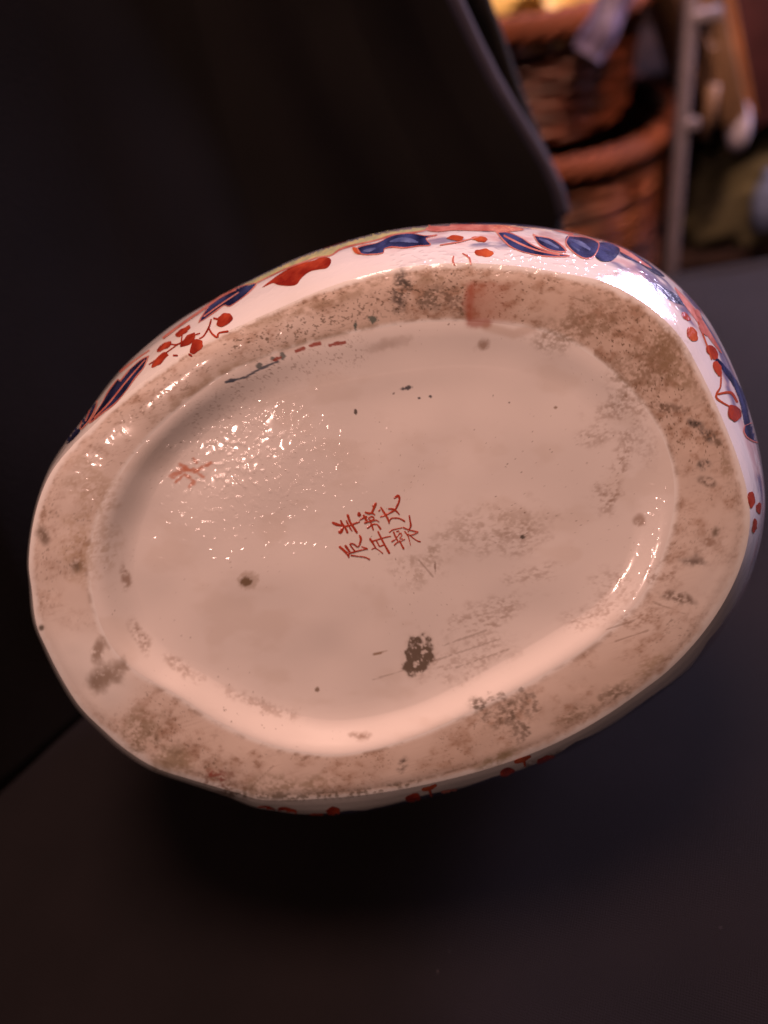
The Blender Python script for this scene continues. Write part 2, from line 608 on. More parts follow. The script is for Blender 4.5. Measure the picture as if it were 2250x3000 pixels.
# the wall of the recess is gentle on the upper side, steeper below
gent = 0.5 + 0.5 * np.sin(TH)
R_FL = np.minimum(R_FL + 0.0006 - 0.0035 * gent, R_IN - 0.0042)
R_IN = R_IN + 0.0012

# flank: outward offset (in units of the flare w) against depth behind the foot (metres)
FL = np.array([[0.0, 0.0], [0.05, 0.0009], [0.15, 0.0028], [0.36, 0.0075], [0.60, 0.014], [0.80, 0.0215], [0.94, 0.030], [1.0, 0.039],
               [1.0, 0.050], [0.93, 0.066], [0.74, 0.084], [0.40, 0.102], [-0.15, 0.120]])


def flank(q):
    """q in 0..1 -> (offset factor, depth)"""
    s = np.linspace(0, 1, len(FL)) ** 1.25
    # smooth cubic through points
    x = np.interp(q, s, FL[:, 0])
    z = np.interp(q, s, FL[:, 1])
    return x, z


qq = np.linspace(0, 1, 600)
fx, fz = flank(qq)
kz = np.hanning(41)
kz /= kz.sum()
fx_s = np.convolve(np.pad(fx, 20, mode='reflect', reflect_type='odd'), kz, 'valid')
fz_s = np.convolve(np.pad(fz, 20, mode='reflect', reflect_type='odd'), kz, 'valid')
fx_s -= fx_s[0]
fz_s -= fz_s[0]

EDGE_Z = -0.0011          # height of the rounded outer edge of the foot


def to_world(xyz):
    return POT_C + xyz @ PR.T


# choose the flare all round so that the outline of the body fits
cu, cv = to_px(POT_C)
sil_r = polar([(x, y) for x, y in silh], plane=False, smooth=15, centre=(cu, -cv))
W = np.linspace(0.004, 0.026, 45)
best = np.zeros(NT)
ks = np.arange(0, 460, 12)
ext = np.zeros((len(W), NT))
for wi, w in enumerate(W):
    r = R_OUT[None, :] + w * fx_s[ks][:, None]
    P = np.stack([r * np.cos(TH), r * np.sin(TH), np.broadcast_to(EDGE_Z - fz_s[ks][:, None], r.shape)], axis=-1)
    u, v = to_px(to_world(P))
    rr = np.hypot(u - cu, v - cv)
    aa = np.arctan2(-(v - cv), u - cu)
    want = np.interp(aa.ravel(), TH, sil_r, period=2 * math.pi).reshape(aa.shape)
    ext[wi] = (rr - want).max(axis=0)
ok = ext <= 0
wi = np.where(ok.any(axis=0), len(W) - 1 - np.argmax(ok[::-1], axis=0), 0)
W_TH = psmooth(np.clip(W[wi], 0.009, 0.022), 121)
print('flare mm', (W_TH[::100] * 1000).round(1))

# ring stack ------------------------------------------------------------
rings_r, rings_z, sect = [], [], []
DEPTH = 0.0043
nf, nw, nb, nk = 150, 44, 96, 150
X, Y = np.cos(TH), np.sin(TH)
wob = (fbm(X * 3 + 9, Y * 3 + 4, 2, 30) - 0.5)
for k in range(nf):
    s = (k + 0.15) / nf
    r = R_FL * s
    z = -DEPTH * (0.82 - 0.50 * s * np.cos(TH - 1.15)) + 0.0009 * (1 - s ** 2) + 0.0016 * (fbm(r * X * 45 + 7, r * Y * 45 + 2, 2, 31) - 0.5)
    z = z + 0.00035 * sstep(0.85, 1.0, s)
    rings_r.append(r), rings_z.append(z), sect.append(0)
z_f_end = z
for k in range(nw):
    t = (k + 1) / nw
    r = R_FL + (R_IN - R_FL) * t
    e = t * t * t * (t * (6 * t - 15) + 10) * 0.25 + t * t * (3 - 2 * t) * 0.60 + t ** 1.5 * 0.15
    z = z_f_end * (1 - e) + (-0.0001) * e
    rings_r.append(r), rings_z.append(z), sect.append(0)
for k in range(nb):
    t = (k + 1) / nb
    r = R_IN + (R_OUT - R_IN) * t
    wdt = R_OUT - R_IN
    d_out = wdt * (1 - t)
    z = -0.0001 + 0.00045 * math.sin(math.pi * min(1, t * 1.15)) ** 1
    z = z + 0.0009 * (fbm(r * X * 60 + 40, r * Y * 60 + 13, 3, 35) - 0.5) * math.sin(math.pi * t)
    z = z + (EDGE_Z + 0.0001) * np.clip(1 - d_out / 0.0048, 0, 1) ** 2.1
    rings_r.append(r), rings_z.append(z), sect.append(1)
for k in range(nk):
    j = int((k + 1) / nk * 599)
    r = R_OUT + W_TH * fx_s[j]
    z = EDGE_Z - fz_s[j] + np.zeros(NT)
    # shoulder closes in towards a mouth
    rings_r.append(r), rings_z.append(z), sect.append(2)
r_last, z_last = rings_r[-1], rings_z[-1]
for t, zz in ((0.80, 0.006), (0.62, 0.010), (0.52, 0.013), (0.46, 0.018), (0.44, 0.026), (0.45, 0.033), (0.47, 0.038), (0.46, 0.040), (0.43, 0.038), (0.42, 0.02), (0.40, 0.0)):
    rings_r.append(r_last * t), rings_z.append(z_last - zz), sect.append(2)
RR, ZZ, sect = np.array(rings_r), np.array(rings_z), np.array(sect)
# the floor runs into the wall in one sweep
for _ in range(3):
    Zs = ZZ.copy()
    kk = np.hanning(27)[1:-1]
    kk /= kk.sum()
    pad = len(kk) // 2
    lo_, hi_ = nf - 45, nf + nw - 14
    acc = np.zeros((hi_ - lo_, NT))
    for q_, w_ in enumerate(kk):
        acc += w_ * ZZ[lo_ - pad + q_:hi_ - pad + q_]
    fade = np.minimum(1, np.minimum(np.arange(hi_ - lo_), np.arange(hi_ - lo_)[::-1]) / 16.0)[:, None]
    Zs[lo_:hi_] = ZZ[lo_:hi_] * (1 - fade) + acc * fade
    ZZ = Zs
PV = np.stack([RR * X, RR * Y, ZZ], axis=-1)            # rings x theta x 3
print('pot lowest z', to_world(PV)[..., 2].min())

# ------------- paint and wear on the base, worked out per vertex
U, VV = to_px(to_world(PV))
u, v = U / S, VV / S                                     # 1659-wide picture units
ca, sa = math.cos(math.radians(-17)), math.sin(math.radians(-17))
al = u * ca + v * sa                                     # along the scour marks
ac = -u * sa + v * ca
white = np.array([0.81, 0.77, 0.735])
col = np.broadcast_to(white, PV.shape).copy().astype(np.float32)
col *= (0.965 + 0.07 * fbm(u / 90, v / 90, 3, 3))[..., None]
rough = np.full(u.shape, 0.16, np.float32)
pit = np.full(u.shape, 0.03, np.float32)


def stain(mask, c, rgh=0.5):
    global col, rough
    mk = np.clip(mask, 0, 1)[..., None].astype(np.float32)
    col = col * (1 - mk) + np.array(c, np.float32) * mk
    rough = rough + (rgh - rough) * mk[..., 0]


def ell(x, y, rx, ry, ang=0, wobble=0.35, f=18, seed=5):
    c_, s_ = math.cos(math.radians(ang)), math.sin(math.radians(ang))
    dx, dy = u - x, v - y
    q = np.hypot((dx * c_ + dy * s_) / rx, (-dx * s_ + dy * c_) / ry)
    return q + wobble * 2 * (fbm(u / f + seed, v / f, 3, seed) - 0.5)


def line(pts, wid):
    d = np.full(u.shape, 1e9, np.float32)
    for (x0, y0), (x1, y1) in zip(pts[:-1], pts[1:]):
        L2 = max((x1 - x0) ** 2 + (y1 - y0) ** 2, 1e-6)
        t = np.clip(((u - x0) * (x1 - x0) + (v - y0) * (y1 - y0)) / L2, 0, 1)
        d = np.minimum(d, np.hypot(u - x0 - t * (x1 - x0), v - y0 - t * (y1 - y0)))
    return d / wid


isb = (sect == 1)[:, None]
isf = (sect == 0)[:, None]
tb = np.zeros(len(sect))
tb[sect == 1] = np.linspace(0, 1, nb)
tb = tb[:, None]
TAN, BRN, DRK = (0.48, 0.36, 0.285), (0.29, 0.185, 0.13), (0.07, 0.053, 0.045)
band_edge = isb * sstep(0.0, 0.10, tb) * (1 - sstep(0.86, 0.97, tb + 0.10 * (fbm(u / 22, v / 22, 3, 8) - 0.5)))
n_lo = fbm(al / 80, ac / 62, 5, 60)
n_mid = fbm(al / 26, ac / 19, 4, 61)
n_hi = fbm(al / 8, ac / 6, 3, 62)
n_sp = fbm(u / 4.2, v / 4.2, 2, 63)
# how soiled each stretch of the foot is
reg = 0.42 + 0 * u
for x, y, rx, ry, a in ((980, 640, 560, 130, 1.0), (1420, 760, 220, 190, .95), (1520, 1000, 130, 230, .75), (700, 700, 260, 90, .55), (330, 860, 190, 110, .55),
                        (1380, 1480, 210, 120, .75), (1000, 1630, 260, 90, .62), (600, 1640, 260, 100, .65), (360, 1570, 170, 110, .75), (150, 1180, 120, 220, .55),
                        (180, 1420, 120, 80, -.45), (240, 1500, 60, 60, -.3), (1560, 1250, 60, 150, -0.1), (420, 900, 70, 60, -.1), (620, 690, 70, 40, -.2)):
    reg = reg + (a - 0.32) * np.exp(-((u - x) / rx) ** 2 - ((v - y) / ry) ** 2)
stain(band_edge * (0.28 + 0.46 * reg), (0.58, 0.44, 0.35), 0.35)
stain(band_edge * reg * sstep(0.36, 0.74, n_lo) * 0.36, TAN, 0.45)
stain(band_edge * reg * sstep(0.40, 0.80, n_mid) * sstep(0.30, 0.62, n_lo) * 0.85, (0.38, 0.255, 0.185), 0.5)
stain(band_edge * reg * sstep(0.46, 0.76, n_hi) * sstep(0.42, 0.72, n_mid) * sstep(0.30, 0.58, n_lo) * 0.9, BRN, 0.55)
stain(band_edge * np.clip(reg, 0, 1.2) * sstep(0.70, 0.80, n_sp) * sstep(0.40, 0.60, n_lo) * 0.8, (0.15, 0.10, 0.065), 0.5)
for x, y, rx, ry, a in ((1250, 1545, 260, 85, 0.5), (1000, 1640, 200, 60, 0.42), (1400, 1450, 120, 60, 0.35), (700, 1680, 200, 50, 0.3), (1150, 660, 300, 60, 0.25), (1540, 1080, 90, 150, 0.25)):
    stain(band_edge * a * np.exp(-((u - x) / rx) ** 2 - ((v - y) / ry) ** 2) * (0.6 + 0.8 * (n_lo - 0.3)), (0.40, 0.27, 0.195), 0.45)
# fine scour lines
sc = fbm(al / 70, ac / 1.7, 2, 70)
stain(band_edge * reg * sstep(0.62, 0.80, sc) * sstep(0.4, 0.6, fbm(u / 60, v / 60, 2, 71)) * 0.25, BRN, 0.5)
# grit gathered in the two edges of the foot
stain(isb * np.exp(-((tb - 0.05) / 0.035) ** 2) * sstep(0.45, 0.7, n_mid) * 0.5, (0.30, 0.21, 0.155), 0.5)
stain(isb * np.exp(-((tb - 0.86) / 0.05) ** 2) * sstep(0.42, 0.7, n_hi) * reg * 0.6, (0.27, 0.19, 0.135), 0.5)
# speckled belt along the top of the foot and its inner edge
belt = np.exp(-((line([(520, 740), (700, 690), (860, 640), (1000, 620)], 34)) ** 2))
stain(belt * isb * sstep(0.62, 0.74, n_sp) * 0.75, (0.13, 0.09, 0.06))
stain(np.exp(-(line([(540, 705), (700, 655), (860, 606), (960, 600)], 12)) ** 2) * sstep(0.35, 0.6, n_mid) * 0.6 * (isb), (0.30, 0.22, 0.15))
stain(np.exp(-(line([(330, 905), (480, 800), (640, 745), (800, 705)], 9)) ** 2) * sstep(0.3, 0.6, n_mid) * 0.5, (0.33, 0.24, 0.16))
floorz = isf * np.ones_like(u)
stain(floorz * np.exp(-(line([(430, 900), (600, 800), (760, 760)], 30)) ** 2) * sstep(0.66, 0.74, n_sp) * 0.55, (0.17, 0.11, 0.08))
# floor of the recess: faint film, dust specks
stain(floorz * 0.22, (0.70, 0.56, 0.50), 0.18)
stain(floorz * sstep(0.55, 0.75, fbm(u / 120, v / 75, 4, 77)) * 0.16, (0.50, 0.38, 0.28), 0.25)
stain(floorz * sstep(0.86, 0.90, n_sp) * sstep(0.35, 0.7, fbm(u / 140, v / 140, 2, 99)) * 0.8, (0.16, 0.10, 0.07))


def smudge(x, y, rx, ry, ang, amt, c=BRN, thr=0.48, streak=False):
    q = ell(x, y, rx, ry, ang, 0.5, 26, 41)
    tex = 0.5 * fbm(al / 20, ac / (8 if streak else 14), 3, 83) + 0.5 * fbm(al / 6, ac / 4.8, 2, 84)
    stain((1 - sstep(0.30, 1.10, q)) * sstep(thr - 0.10, thr + 0.22, tex) * amt * 0.88, c, 0.5)


smudge(1335, 1010, 26, 105, 12, 0.75)
smudge(1310, 1075, 42, 45, 0, 0.8)
smudge(1290, 945, 60, 30, -10, 0.55, streak=True)
smudge(1350, 885, 90, 40, -8, 0.6, streak=True)
smudge(1385, 960, 50, 60, 0, 0.4)
smudge(1050, 1145, 170, 58, -14, 0.5, (0.27, 0.18, 0.11), 0.46)
smudge(905, 1225, 75, 45, -20, 0.45, (0.27, 0.18, 0.11), 0.46)
smudge(1130, 1165, 90, 40, -14, 0.45)
smudge(1060, 1320, 110, 40, -20, 0.6, streak=True)
smudge(1010, 1420, 150, 50, -17, 0.5, streak=True)
smudge(1150, 1240, 80, 30, -14, 0.5, streak=True)
smudge(1380, 1125, 18, 16, 0, 0.8, thr=0.3)
smudge(1280, 1330, 90, 30, -14, 0.55, streak=True)
smudge(1330, 1270, 60, 50, 0, 0.5)
smudge(270, 1240, 14, 38, -10, 0.9, thr=0.35)
smudge(300, 1370, 20, 50, -25, 0.8, thr=0.38)
smudge(390, 1440, 60, 20, 35, 0.6)
smudge(560, 1520, 110, 18, 22, 0.5)
smudge(780, 1590, 25, 14, 0, 0.9, thr=0.3)
smudge(1045, 745, 24, 16, -30, 0.9, thr=0.3)
smudge(835, 745, 60, 18, -12, 0.55, (0.36, 0.27, 0.22), 0.2)
# foot: larger individual stains
smudge(865, 635, 30, 55, 10, 1.0, DRK, 0.42)
smudge(880, 605, 16, 24, 0, 1.0, (0.07, 0.055, 0.045), 0.4)
smudge(930, 640, 40, 34, -10, 0.95, (0.14, 0.10, 0.07), 0.42)
smudge(985, 650, 26, 45, 0, 0.9, (0.17, 0.11, 0.08), 0.42)
smudge(1260, 700, 130, 60, -20, 0.85, (0.25, 0.17, 0.11), 0.45)
smudge(1400, 790, 110, 80, -30, 0.85, (0.24, 0.16, 0.10), 0.44)
smudge(1465, 800, 40, 90, -25, 0.85, (0.26, 0.18, 0.11), 0.36)
smudge(1320, 600, 40, 14, -20, 0.7)
smudge(1505, 915, 24, 14, 10, 1.0, (0.025, 0.022, 0.02), 0.34)
smudge(1528, 938, 34, 18, 35, 0.95, (0.06, 0.05, 0.045), 0.44)
smudge(1552, 957, 11, 11, 0, 1.0, (0.16, 0.11, 0.08), 0.2)
smudge(1524, 1004, 18, 14, 0, 1.0, (0.05, 0.04, 0.035), 0.42)
smudge(1527, 1041, 26, 13, 15, 0.95, (0.14, 0.10, 0.075), 0.36)
smudge(1565, 1000, 16, 60, -15, 0.7, (0.26, 0.18, 0.11), 0.4)
smudge(1530, 1170, 40, 30, 0, 0.8)
smudge(1545, 1150, 12, 20, 20, 0.9, (0.12, 0.085, 0.05), 0.3)
smudge(1500, 1215, 50, 16, 10, 0.95, (0.13, 0.09, 0.07), 0.36)
smudge(1460, 1290, 50, 16, 15, 0.9, (0.15, 0.10, 0.07), 0.36)
smudge(1440, 1235, 60, 26, -15, 0.75, streak=True)
smudge(1440, 880, 50, 14, 5, 0.9, (0.14, 0.09, 0.06), 0.4)
smudge(1390, 1330, 70, 26, -20, 0.8, streak=True)
smudge(1330, 1495, 44, 24, -10, 0.85, (0.15, 0.11, 0.07), 0.42)
smudge(1250, 1540, 60, 18, -20, 0.8, (0.18, 0.13, 0.08), 0.44)
smudge(1400, 1440, 70, 20, -40, 0.6, (0.30, 0.22, 0.13), 0.4)
for p in ([(1025, 1520), (1035, 1510), (1050, 1530), (1048, 1560)], [(1060, 1505), (1085, 1500), (1095, 1530), (1120, 1560), (1140, 1580)], [(1100, 1520), (1110, 1575), (1125, 1598), (1135, 1575)],
          [(1150, 1500), (1160, 1535)], [(1130, 1490), (1140, 1540)], [(1080, 1520), (1100, 1550), (1085, 1560)]):
    stain((1 - sstep(0.0, 1.0, line(p, 12) + 2.4 * (n_hi - 0.42))) * 0.6, (0.15, 0.11, 0.08), 0.5)
smudge(1095, 1545, 66, 48, -25, 0.8, (0.16, 0.115, 0.08), 0.46)
smudge(1030, 1525, 22, 26, 30, 0.95, (0.10, 0.075, 0.05), 0.42)
smudge(1180, 1640, 60, 12, -20, 0.8, (0.18, 0.13, 0.08), 0.42)
smudge(870, 1652, 14, 26, 25, 1.0, (0.09, 0.065, 0.05), 0.4)
smudge(95, 1158, 20, 26, 0, 1.0, (0.17, 0.12, 0.085), 0.28)
smudge(167, 1222, 20, 18, -20, 1.0, (0.15, 0.10, 0.06), 0.3)
smudge(90, 1356, 7, 7, 0, 1.0, (0.09, 0.07, 0.045), 0.0)
smudge(190, 1180, 80, 90, 0, 0.55, (0.40, 0.28, 0.17), 0.42, streak=True)
smudge(200, 1050, 70, 80, -45, 0.55, (0.38, 0.27, 0.17), 0.42, streak=True)
smudge(215, 1400, 18, 34, 25, 0.9, (0.24, 0.16, 0.11), 0.3)
smudge(235, 1462, 62, 34, -28, 0.95, (0.22, 0.15, 0.10), 0.26)
smudge(310, 1580, 60, 60, 0, 0.8, (0.25, 0.18, 0.11), 0.38)
smudge(370, 1640, 62, 40, -8, 0.85, (0.27, 0.20, 0.12), 0.26)
smudge(340, 1610, 70, 40, 20, 0.7, (0.16, 0.11, 0.07), 0.5)
smudge(480, 1690, 62, 34, 20, 0.9, (0.24, 0.13, 0.09), 0.42)
smudge(455, 1668, 16, 12, 0, 0.9, (0.30, 0.07, 0.05), 0.42)
smudge(475, 1682, 16, 22, 0, 0.9, (0.26, 0.06, 0.045), 0.42)
smudge(620, 1700, 150, 34, -2, 0.7, (0.24, 0.17, 0.10), 0.44)
row = np.exp(-(line([(505, 1716), (640, 1722), (770, 1714), (900, 1690)], 8)) ** 2)
stain(row * sstep(0.5, 0.62, fbm(u / 8, v / 8, 2, 88)) * 0.75, (0.15, 0.11, 0.07))
smudge(1075, 1638, 60, 16, -22, 0.8, (0.23, 0.17, 0.08), 0.38)
# clearly shaped marks
blob = 1 - sstep(0.75, 1.0, ell(903, 1415, 33, 45, 12, 0.55, 15, 91))
stain(blob * sstep(0.24, 0.42, fbm(u / 8, v / 8, 3, 92)) * 0.96, (0.045, 0.035, 0.026), 0.8)
stain((1 - sstep(0.7, 1.35, ell(903, 1415, 33, 45, 12, 0.55, 15, 91))) * 0.28, (0.36, 0.26, 0.19), 0.4)
stain((1 - sstep(0.6, 1.0, ell(533, 1256, 15, 13, 0, 0.4, 9, 93))) * 0.95, (0.075, 0.047, 0.022), 0.7)
stain((1 - sstep(0.9, 1.5, ell(536, 1254, 18, 15, 0, 0.5, 9, 94))) * 0.45, (0.30, 0.20, 0.12), 0.6)
for x, y, rx, ry, c in ((880, 838, 15, 5, (0.03, 0.035, 0.05)), (905, 860, 4, 3, (0.03, 0.035, 0.05)), (930, 856, 4, 3, (0.05, 0.05, 0.06)), (768, 890, 4, 6, (0.05, 0.035, 0.03)),
                        (850, 850, 4, 2, (0.1, 0.08, 0.07)), (1130, 1160, 6, 5, (0.05, 0.04, 0.03)), (768, 703, 5, 11, (0.07, 0.10, 0.09)), (805, 690, 12, 9, (0.09, 0.12, 0.10)),
                        (975, 592, 2, 2, (0.03, 0.02, 0.02)), (1200, 880, 6, 5, (0.25, 0.17, 0.11)), (1100, 870, 2, 2, (0.1, 0.06, 0.05)), (685, 1490, 5, 6, (0.22, 0.15, 0.1)),
                        (820, 1410, 16, 3, (0.3, 0.2, 0.13)), (1065, 855, 2, 2, (0.1, 0.06, 0.05)), (560, 790, 9, 7, (0.11, 0.13, 0.13)), (590, 775, 9, 5, (0.15, 0.16, 0.15)),
                        (610, 768, 7, 9, (0.13, 0.15, 0.14)), (500, 822, 12, 4, (0.05, 0.06, 0.09)), (940, 1225, 2, 14, (0.2, 0.12, 0.08))):
    stain((1 - sstep(0.6, 1.1, ell(x, y, rx, ry, -15 if rx > ry * 1.8 else 0, 0.55, 7, 95))) * 0.9, c, 0.5)
stain((1 - sstep(0.5, 1.0, line([(488, 826), (530, 815), (560, 798), (600, 780)], 3.6) + 0.8 * (n_hi - 0.4))) * 0.9, (0.07, 0.085, 0.12))
for p in ([(672, 746), (690, 742)], [(712, 746), (728, 742), (745, 740)], [(592, 778), (606, 772)], [(640, 758), (655, 752)]):
    stain((1 - sstep(0.5, 1.0, line(p, 5.5) + 1.1 * (n_hi - 0.45))) * 0.9, (0.30, 0.045, 0.025), 0.3)
# red-brown patch on the upper foot, crisp on its left, fading right
pw = sstep(1006, 1022, u + 18 * (n_mid - .5)) * (1 - sstep(1022, 1150, u)) * sstep(600, 618, v) * (1 - sstep(702, 708, v - 0.14 * (u - 1010)))
stain(isb * pw * 0.68 * (0.7 + 0.6 * (n_mid - 0.3)), (0.36, 0.125, 0.075), 0.3)
pe = (1 - sstep(0.1, 1.0, line([(1016, 612), (1012, 660), (1014, 698), (1050, 702)], 17) + 0.9 * (n_mid - 0.5))) * sstep(600, 630, v)
stain(pe * 0.7, (0.33, 0.085, 0.05), 0.3)
stain((1 - sstep(0.2, 1.0, line([(1050, 706), (1110, 722), (1150, 708)], 16))) * 0.35, (0.40, 0.25, 0.16), 0.3)
# worn red flower on the upper left of the recess floor
for p, w_ in (([(372, 1028), (395, 1015), (425, 1018)], 9), ([(390, 1005), (408, 1015)], 8), ([(425, 1015), (455, 1000)], 5), ([(400, 1025), (420, 1040), (410, 1050)], 6), ([(380, 1042), (392, 1030)], 5), ([(425, 1000), (418, 990)], 4), ([(430, 1025), (440, 1030)], 5)):
    stain((1 - sstep(0.4, 1.0, line(p, w_) + 1.2 * (n_hi - 0.45))) * 0.8, (0.58, 0.22, 0.13), 0.2)
# scratches
for p in ([(905, 1210), (935, 1245)], [(800, 1470), (870, 1448)], [(955, 1395), (1050, 1362)], [(930, 1430), (1080, 1380)], [(985, 1442), (1100, 1402)], [(530, 1720), (552, 1690), (590, 1655)],
          [(1310, 1360), (1370, 1340)], [(1330, 1385), (1400, 1362)], [(1410, 1300), (1440, 1312), (1480, 1325)], [(1230, 640), (1260, 650)], [(1395, 875), (1430, 890), (1450, 880)]):
    stain((1 - sstep(0.4, 1.0, line(p, 2.6) + 1.8 * (n_mid - 0.42))) * 0.45, (0.22, 0.145, 0.10), 0.5)
# pitted, pimpled glaze
pit += 0.85 * isf * np.exp(-((u - 530) / 140) ** 2 - ((v - 1005) / 90) ** 2) + 0.03 * isf * np.exp(-((u - 560) / 300) ** 2 - ((v - 1060) / 220) ** 2)

pit += 0.35 * np.exp(-(line([(880, 575), (1050, 560), (1240, 570)], 32)) ** 2)
pit += 0.05 * np.exp(-(line([(1440, 1020), (1410, 1180), (1380, 1270)], 40)) ** 2)
rough = rough + 0.42 * isf * np.exp(-(line([(400, 1490), (560, 1570), (720, 1595), (880, 1565), (1080, 1480), (1250, 1390)], 60)) ** 4)
isk = (sect == 2)[:, None] * np.ones_like(u)
dpt = (EDGE_Z - ZZ) * 1000                                # mm behind the foot
deg = np.degrees(TH)[None, :]
edge_mm = 8.5 + 5 * (fbm(X * 9 + 3, Y * 9 + 8, 3, 66) - 0.5)[None, :] + 1.2 * np.sin(TH * 23)[None, :]
edge_mm = edge_mm + 3.0 * sstep(-70, -110, deg) * np.ones_like(u)
cob = isk * sstep(-0.15, 0.35, dpt - edge_mm) * sstep(-176, -160, deg) * (1 - sstep(-22, -8, deg))
stain(cob * 0.96, (0.016, 0.019, 0.065), 0.13)
stain(cob * 0.5 * sstep(0.5, 0.8, fbm(u / 40, v / 40, 3, 67)), (0.05, 0.06, 0.17), 0.13)
wash = isk * sstep(5.5, 8.0, dpt + 3 * (fbm(X * 14 + 2, Y * 14, 3, 68) - 0.5)[None, :]) * sstep(-30, -5, deg) * (1 - sstep(72, 100, deg))
stain(wash * 0.55 * sstep(0.35, 0.65, fbm(deg / 4 + 0 * u, dpt / 3.5, 3, 69)), (0.56, 0.26, 0.25), 0.13)
stain(wash * 0.75 * sstep(0.52, 0.66, fbm(deg / 6 + 30 + 0 * u, dpt / 5, 3, 72)), (0.07, 0.085, 0.24), 0.13)
# the rest of the body, out of sight from the front: scattered leaves and blossoms
far = isk * sstep(24, 27, dpt)
stain(far * sstep(0.60, 0.64, fbm(deg / 9 + 60 + 0 * u, dpt / 9, 3, 73)), (0.03, 0.04, 0.13), 0.13)
stain(far * sstep(0.64, 0.67, fbm(deg / 6 + 90 + 0 * u, dpt / 7, 3, 74)), (0.38, 0.04, 0.018), 0.13)
rough = np.where(isk > 0, 0.13, rough)
wear = np.stack([rough, pit, np.zeros_like(pit)], axis=-1)

pot = empty('oval_porcelain_pot')
pot.matrix_world = PM
tag(pot, 'oval white porcelain pot with blue and red flowers, its stained foot facing out', 'pot')


def ring_part(name, r0, r1, cap=False):
    n = r1 - r0
    vs = PV[r0:r1].reshape(-1, 3)
    i = np.arange(n - 1)[:, None] * NT + np.arange(NT)[None, :]
    j = np.arange(n - 1)[:, None] * NT + (np.arange(NT)[None, :] + 1) % NT
    f = np.stack([i, i + NT, j + NT, j], axis=-1).reshape(-1, 4)
    o = mesh_obj(name, vs, f, M_PORC, pot)
    me = o.data
    if cap:
        bm = bmesh.new()
        bm.from_mesh(me)
        bm.verts.ensure_lookup_table()
        bm.faces.new([bm.verts[k] for k in range(NT)])
        bm.to_mesh(me)
        bm.free()
        me.polygons.foreach_set('use_smooth', [True] * len(me.polygons))
    a = me.attributes.new('paint', 'FLOAT_COLOR', 'POINT')
    c4 = np.ones((len(vs), 4), np.float32)
    c4[:, :3] = col[r0:r1].reshape(-1, 3)
    a.data.foreach_set('color', c4.ravel())
    b = me.attributes.new('wear', 'FLOAT_VECTOR', 'POINT')
    b.data.foreach_set('vector', wear[r0:r1].reshape(-1, 3).astype(np.float32).ravel())
    return o


k1, k2 = nf + nw, nf + nw + nb
p_floor = ring_part('recessed_base', 0, k1, cap=True)
p_foot = ring_part('foot_rim', k1 - 1, k2)
p_body = ring_part('body', k2 - 1, len(RR))
p_foot['label'] = 'wide unglazed foot rim with brown stains'

# light-weight copy of the same surface, to lay brush strokes on
rs = np.unique(np.concatenate([np.arange(0, k1, 6), np.arange(k1, k2, 5), np.arange(k2, len(RR), 2)]))
ts = np.arange(0, NT, 4)
lo = PV[np.ix_(rs, ts)]
nr, ntl = lo.shape[:2]
i = np.arange(nr - 1)[:, None] * ntl + np.arange(ntl)[None, :]
j = np.arange(nr - 1)[:, None] * ntl + (np.arange(ntl)[None, :] + 1) % ntl
lf = np.stack([i, i + ntl, j + ntl, j], axis=-1).reshape(-1, 4)
bvh = BVHTree.FromPolygons([Vector(p) for p in lo.reshape(-1, 3)], lf.tolist())
EYE_L = Vector((EYE - POT_C) @ PR)


def hit(px, py):
    """where the brush touches the pot: (point, normal) in pot coordinates"""
    d = Vector(ray(px, py) @ PR).normalized()
    loc, nrm, idx, dist = bvh.ray_cast(EYE_L, d)
    if loc is None:
        return None
    if nrm.dot(d) > 0:
        nrm = -nrm
    return loc, nrm


_lift = [0]


def lift():
    _lift[0] += 1
    return 0.00006 + 0.000006 * (_lift[0] % 14)


def blob_mesh(V, Fc, poly, off, step=5.0):
    """polygon in picture pixels -> patch of enamel lying on the pot"""
    P = np.array(poly, float)
    P = P + np.array([[rnd.uniform(-1.6, 1.6), rnd.uniform(-1.6, 1.6)] for _ in P])
    # densify and round the outline
    n = len(P)
    out = []
    for k in range(n):
        p0, p1, p2, p3 = P[k - 1], P[k], P[(k + 1) % n], P[(k + 2) % n]
        m_ = max(2, int(np.hypot(*(p2 - p1)) / step))
        for t in np.linspace(0, 1, m_, endpoint=False):
            out.append(0.5 * (2 * p1 + (p2 - p0) * t + (2 * p0 - 5 * p1 + 4 * p2 - p3) * t * t + (3 * p1 - p0 - 3 * p2 + p3) * t ** 3))
    out = np.array(out)
    nb_ = len(out)
    x0, y0 = out.min(0)
    x1, y1 = out.max(0)
    gx, gy = np.meshgrid(np.arange(x0, x1, step), np.arange(y0, y1, step))
    g = np.stack([gx.ravel(), gy.ravel()], 1)
    # inside test
    ins = np.zeros(len(g), bool)
    xj, yj = out[-1]
    for xi, yi in out:
        c = ((yi > g[:, 1]) != (yj > g[:, 1])) & (g[:, 0] < (xj - xi) * (g[:, 1] - yi) / (yj - yi + 1e-12) + xi)
        ins ^= c
        xj, yj = xi, yi
    g = g[ins]
    pts = [Vector(p) for p in np.vstack([out, g])]
    vs, es, fs, *_ = delaunay_2d_cdt(pts, [(k, (k + 1) % nb_) for k in range(nb_)], [], 1, 1e-4)
    base = len(V)
    okv = []
    for p in vs:
        h = hit(p.x, p.y)
        okv.append(h is not None)
        V.append(h[0] + h[1] * off if h else Vector((0, 0, -0.03)))
    for f in fs:
        if len(f) == 3 and all(okv[q] for q in f):
            a, b_, c_ = (V[base + q] for q in f)
            if max((a - b_).length, (b_ - c_).length, (c_ - a).length) < 0.004:
                Fc.append([base + q for q in f])


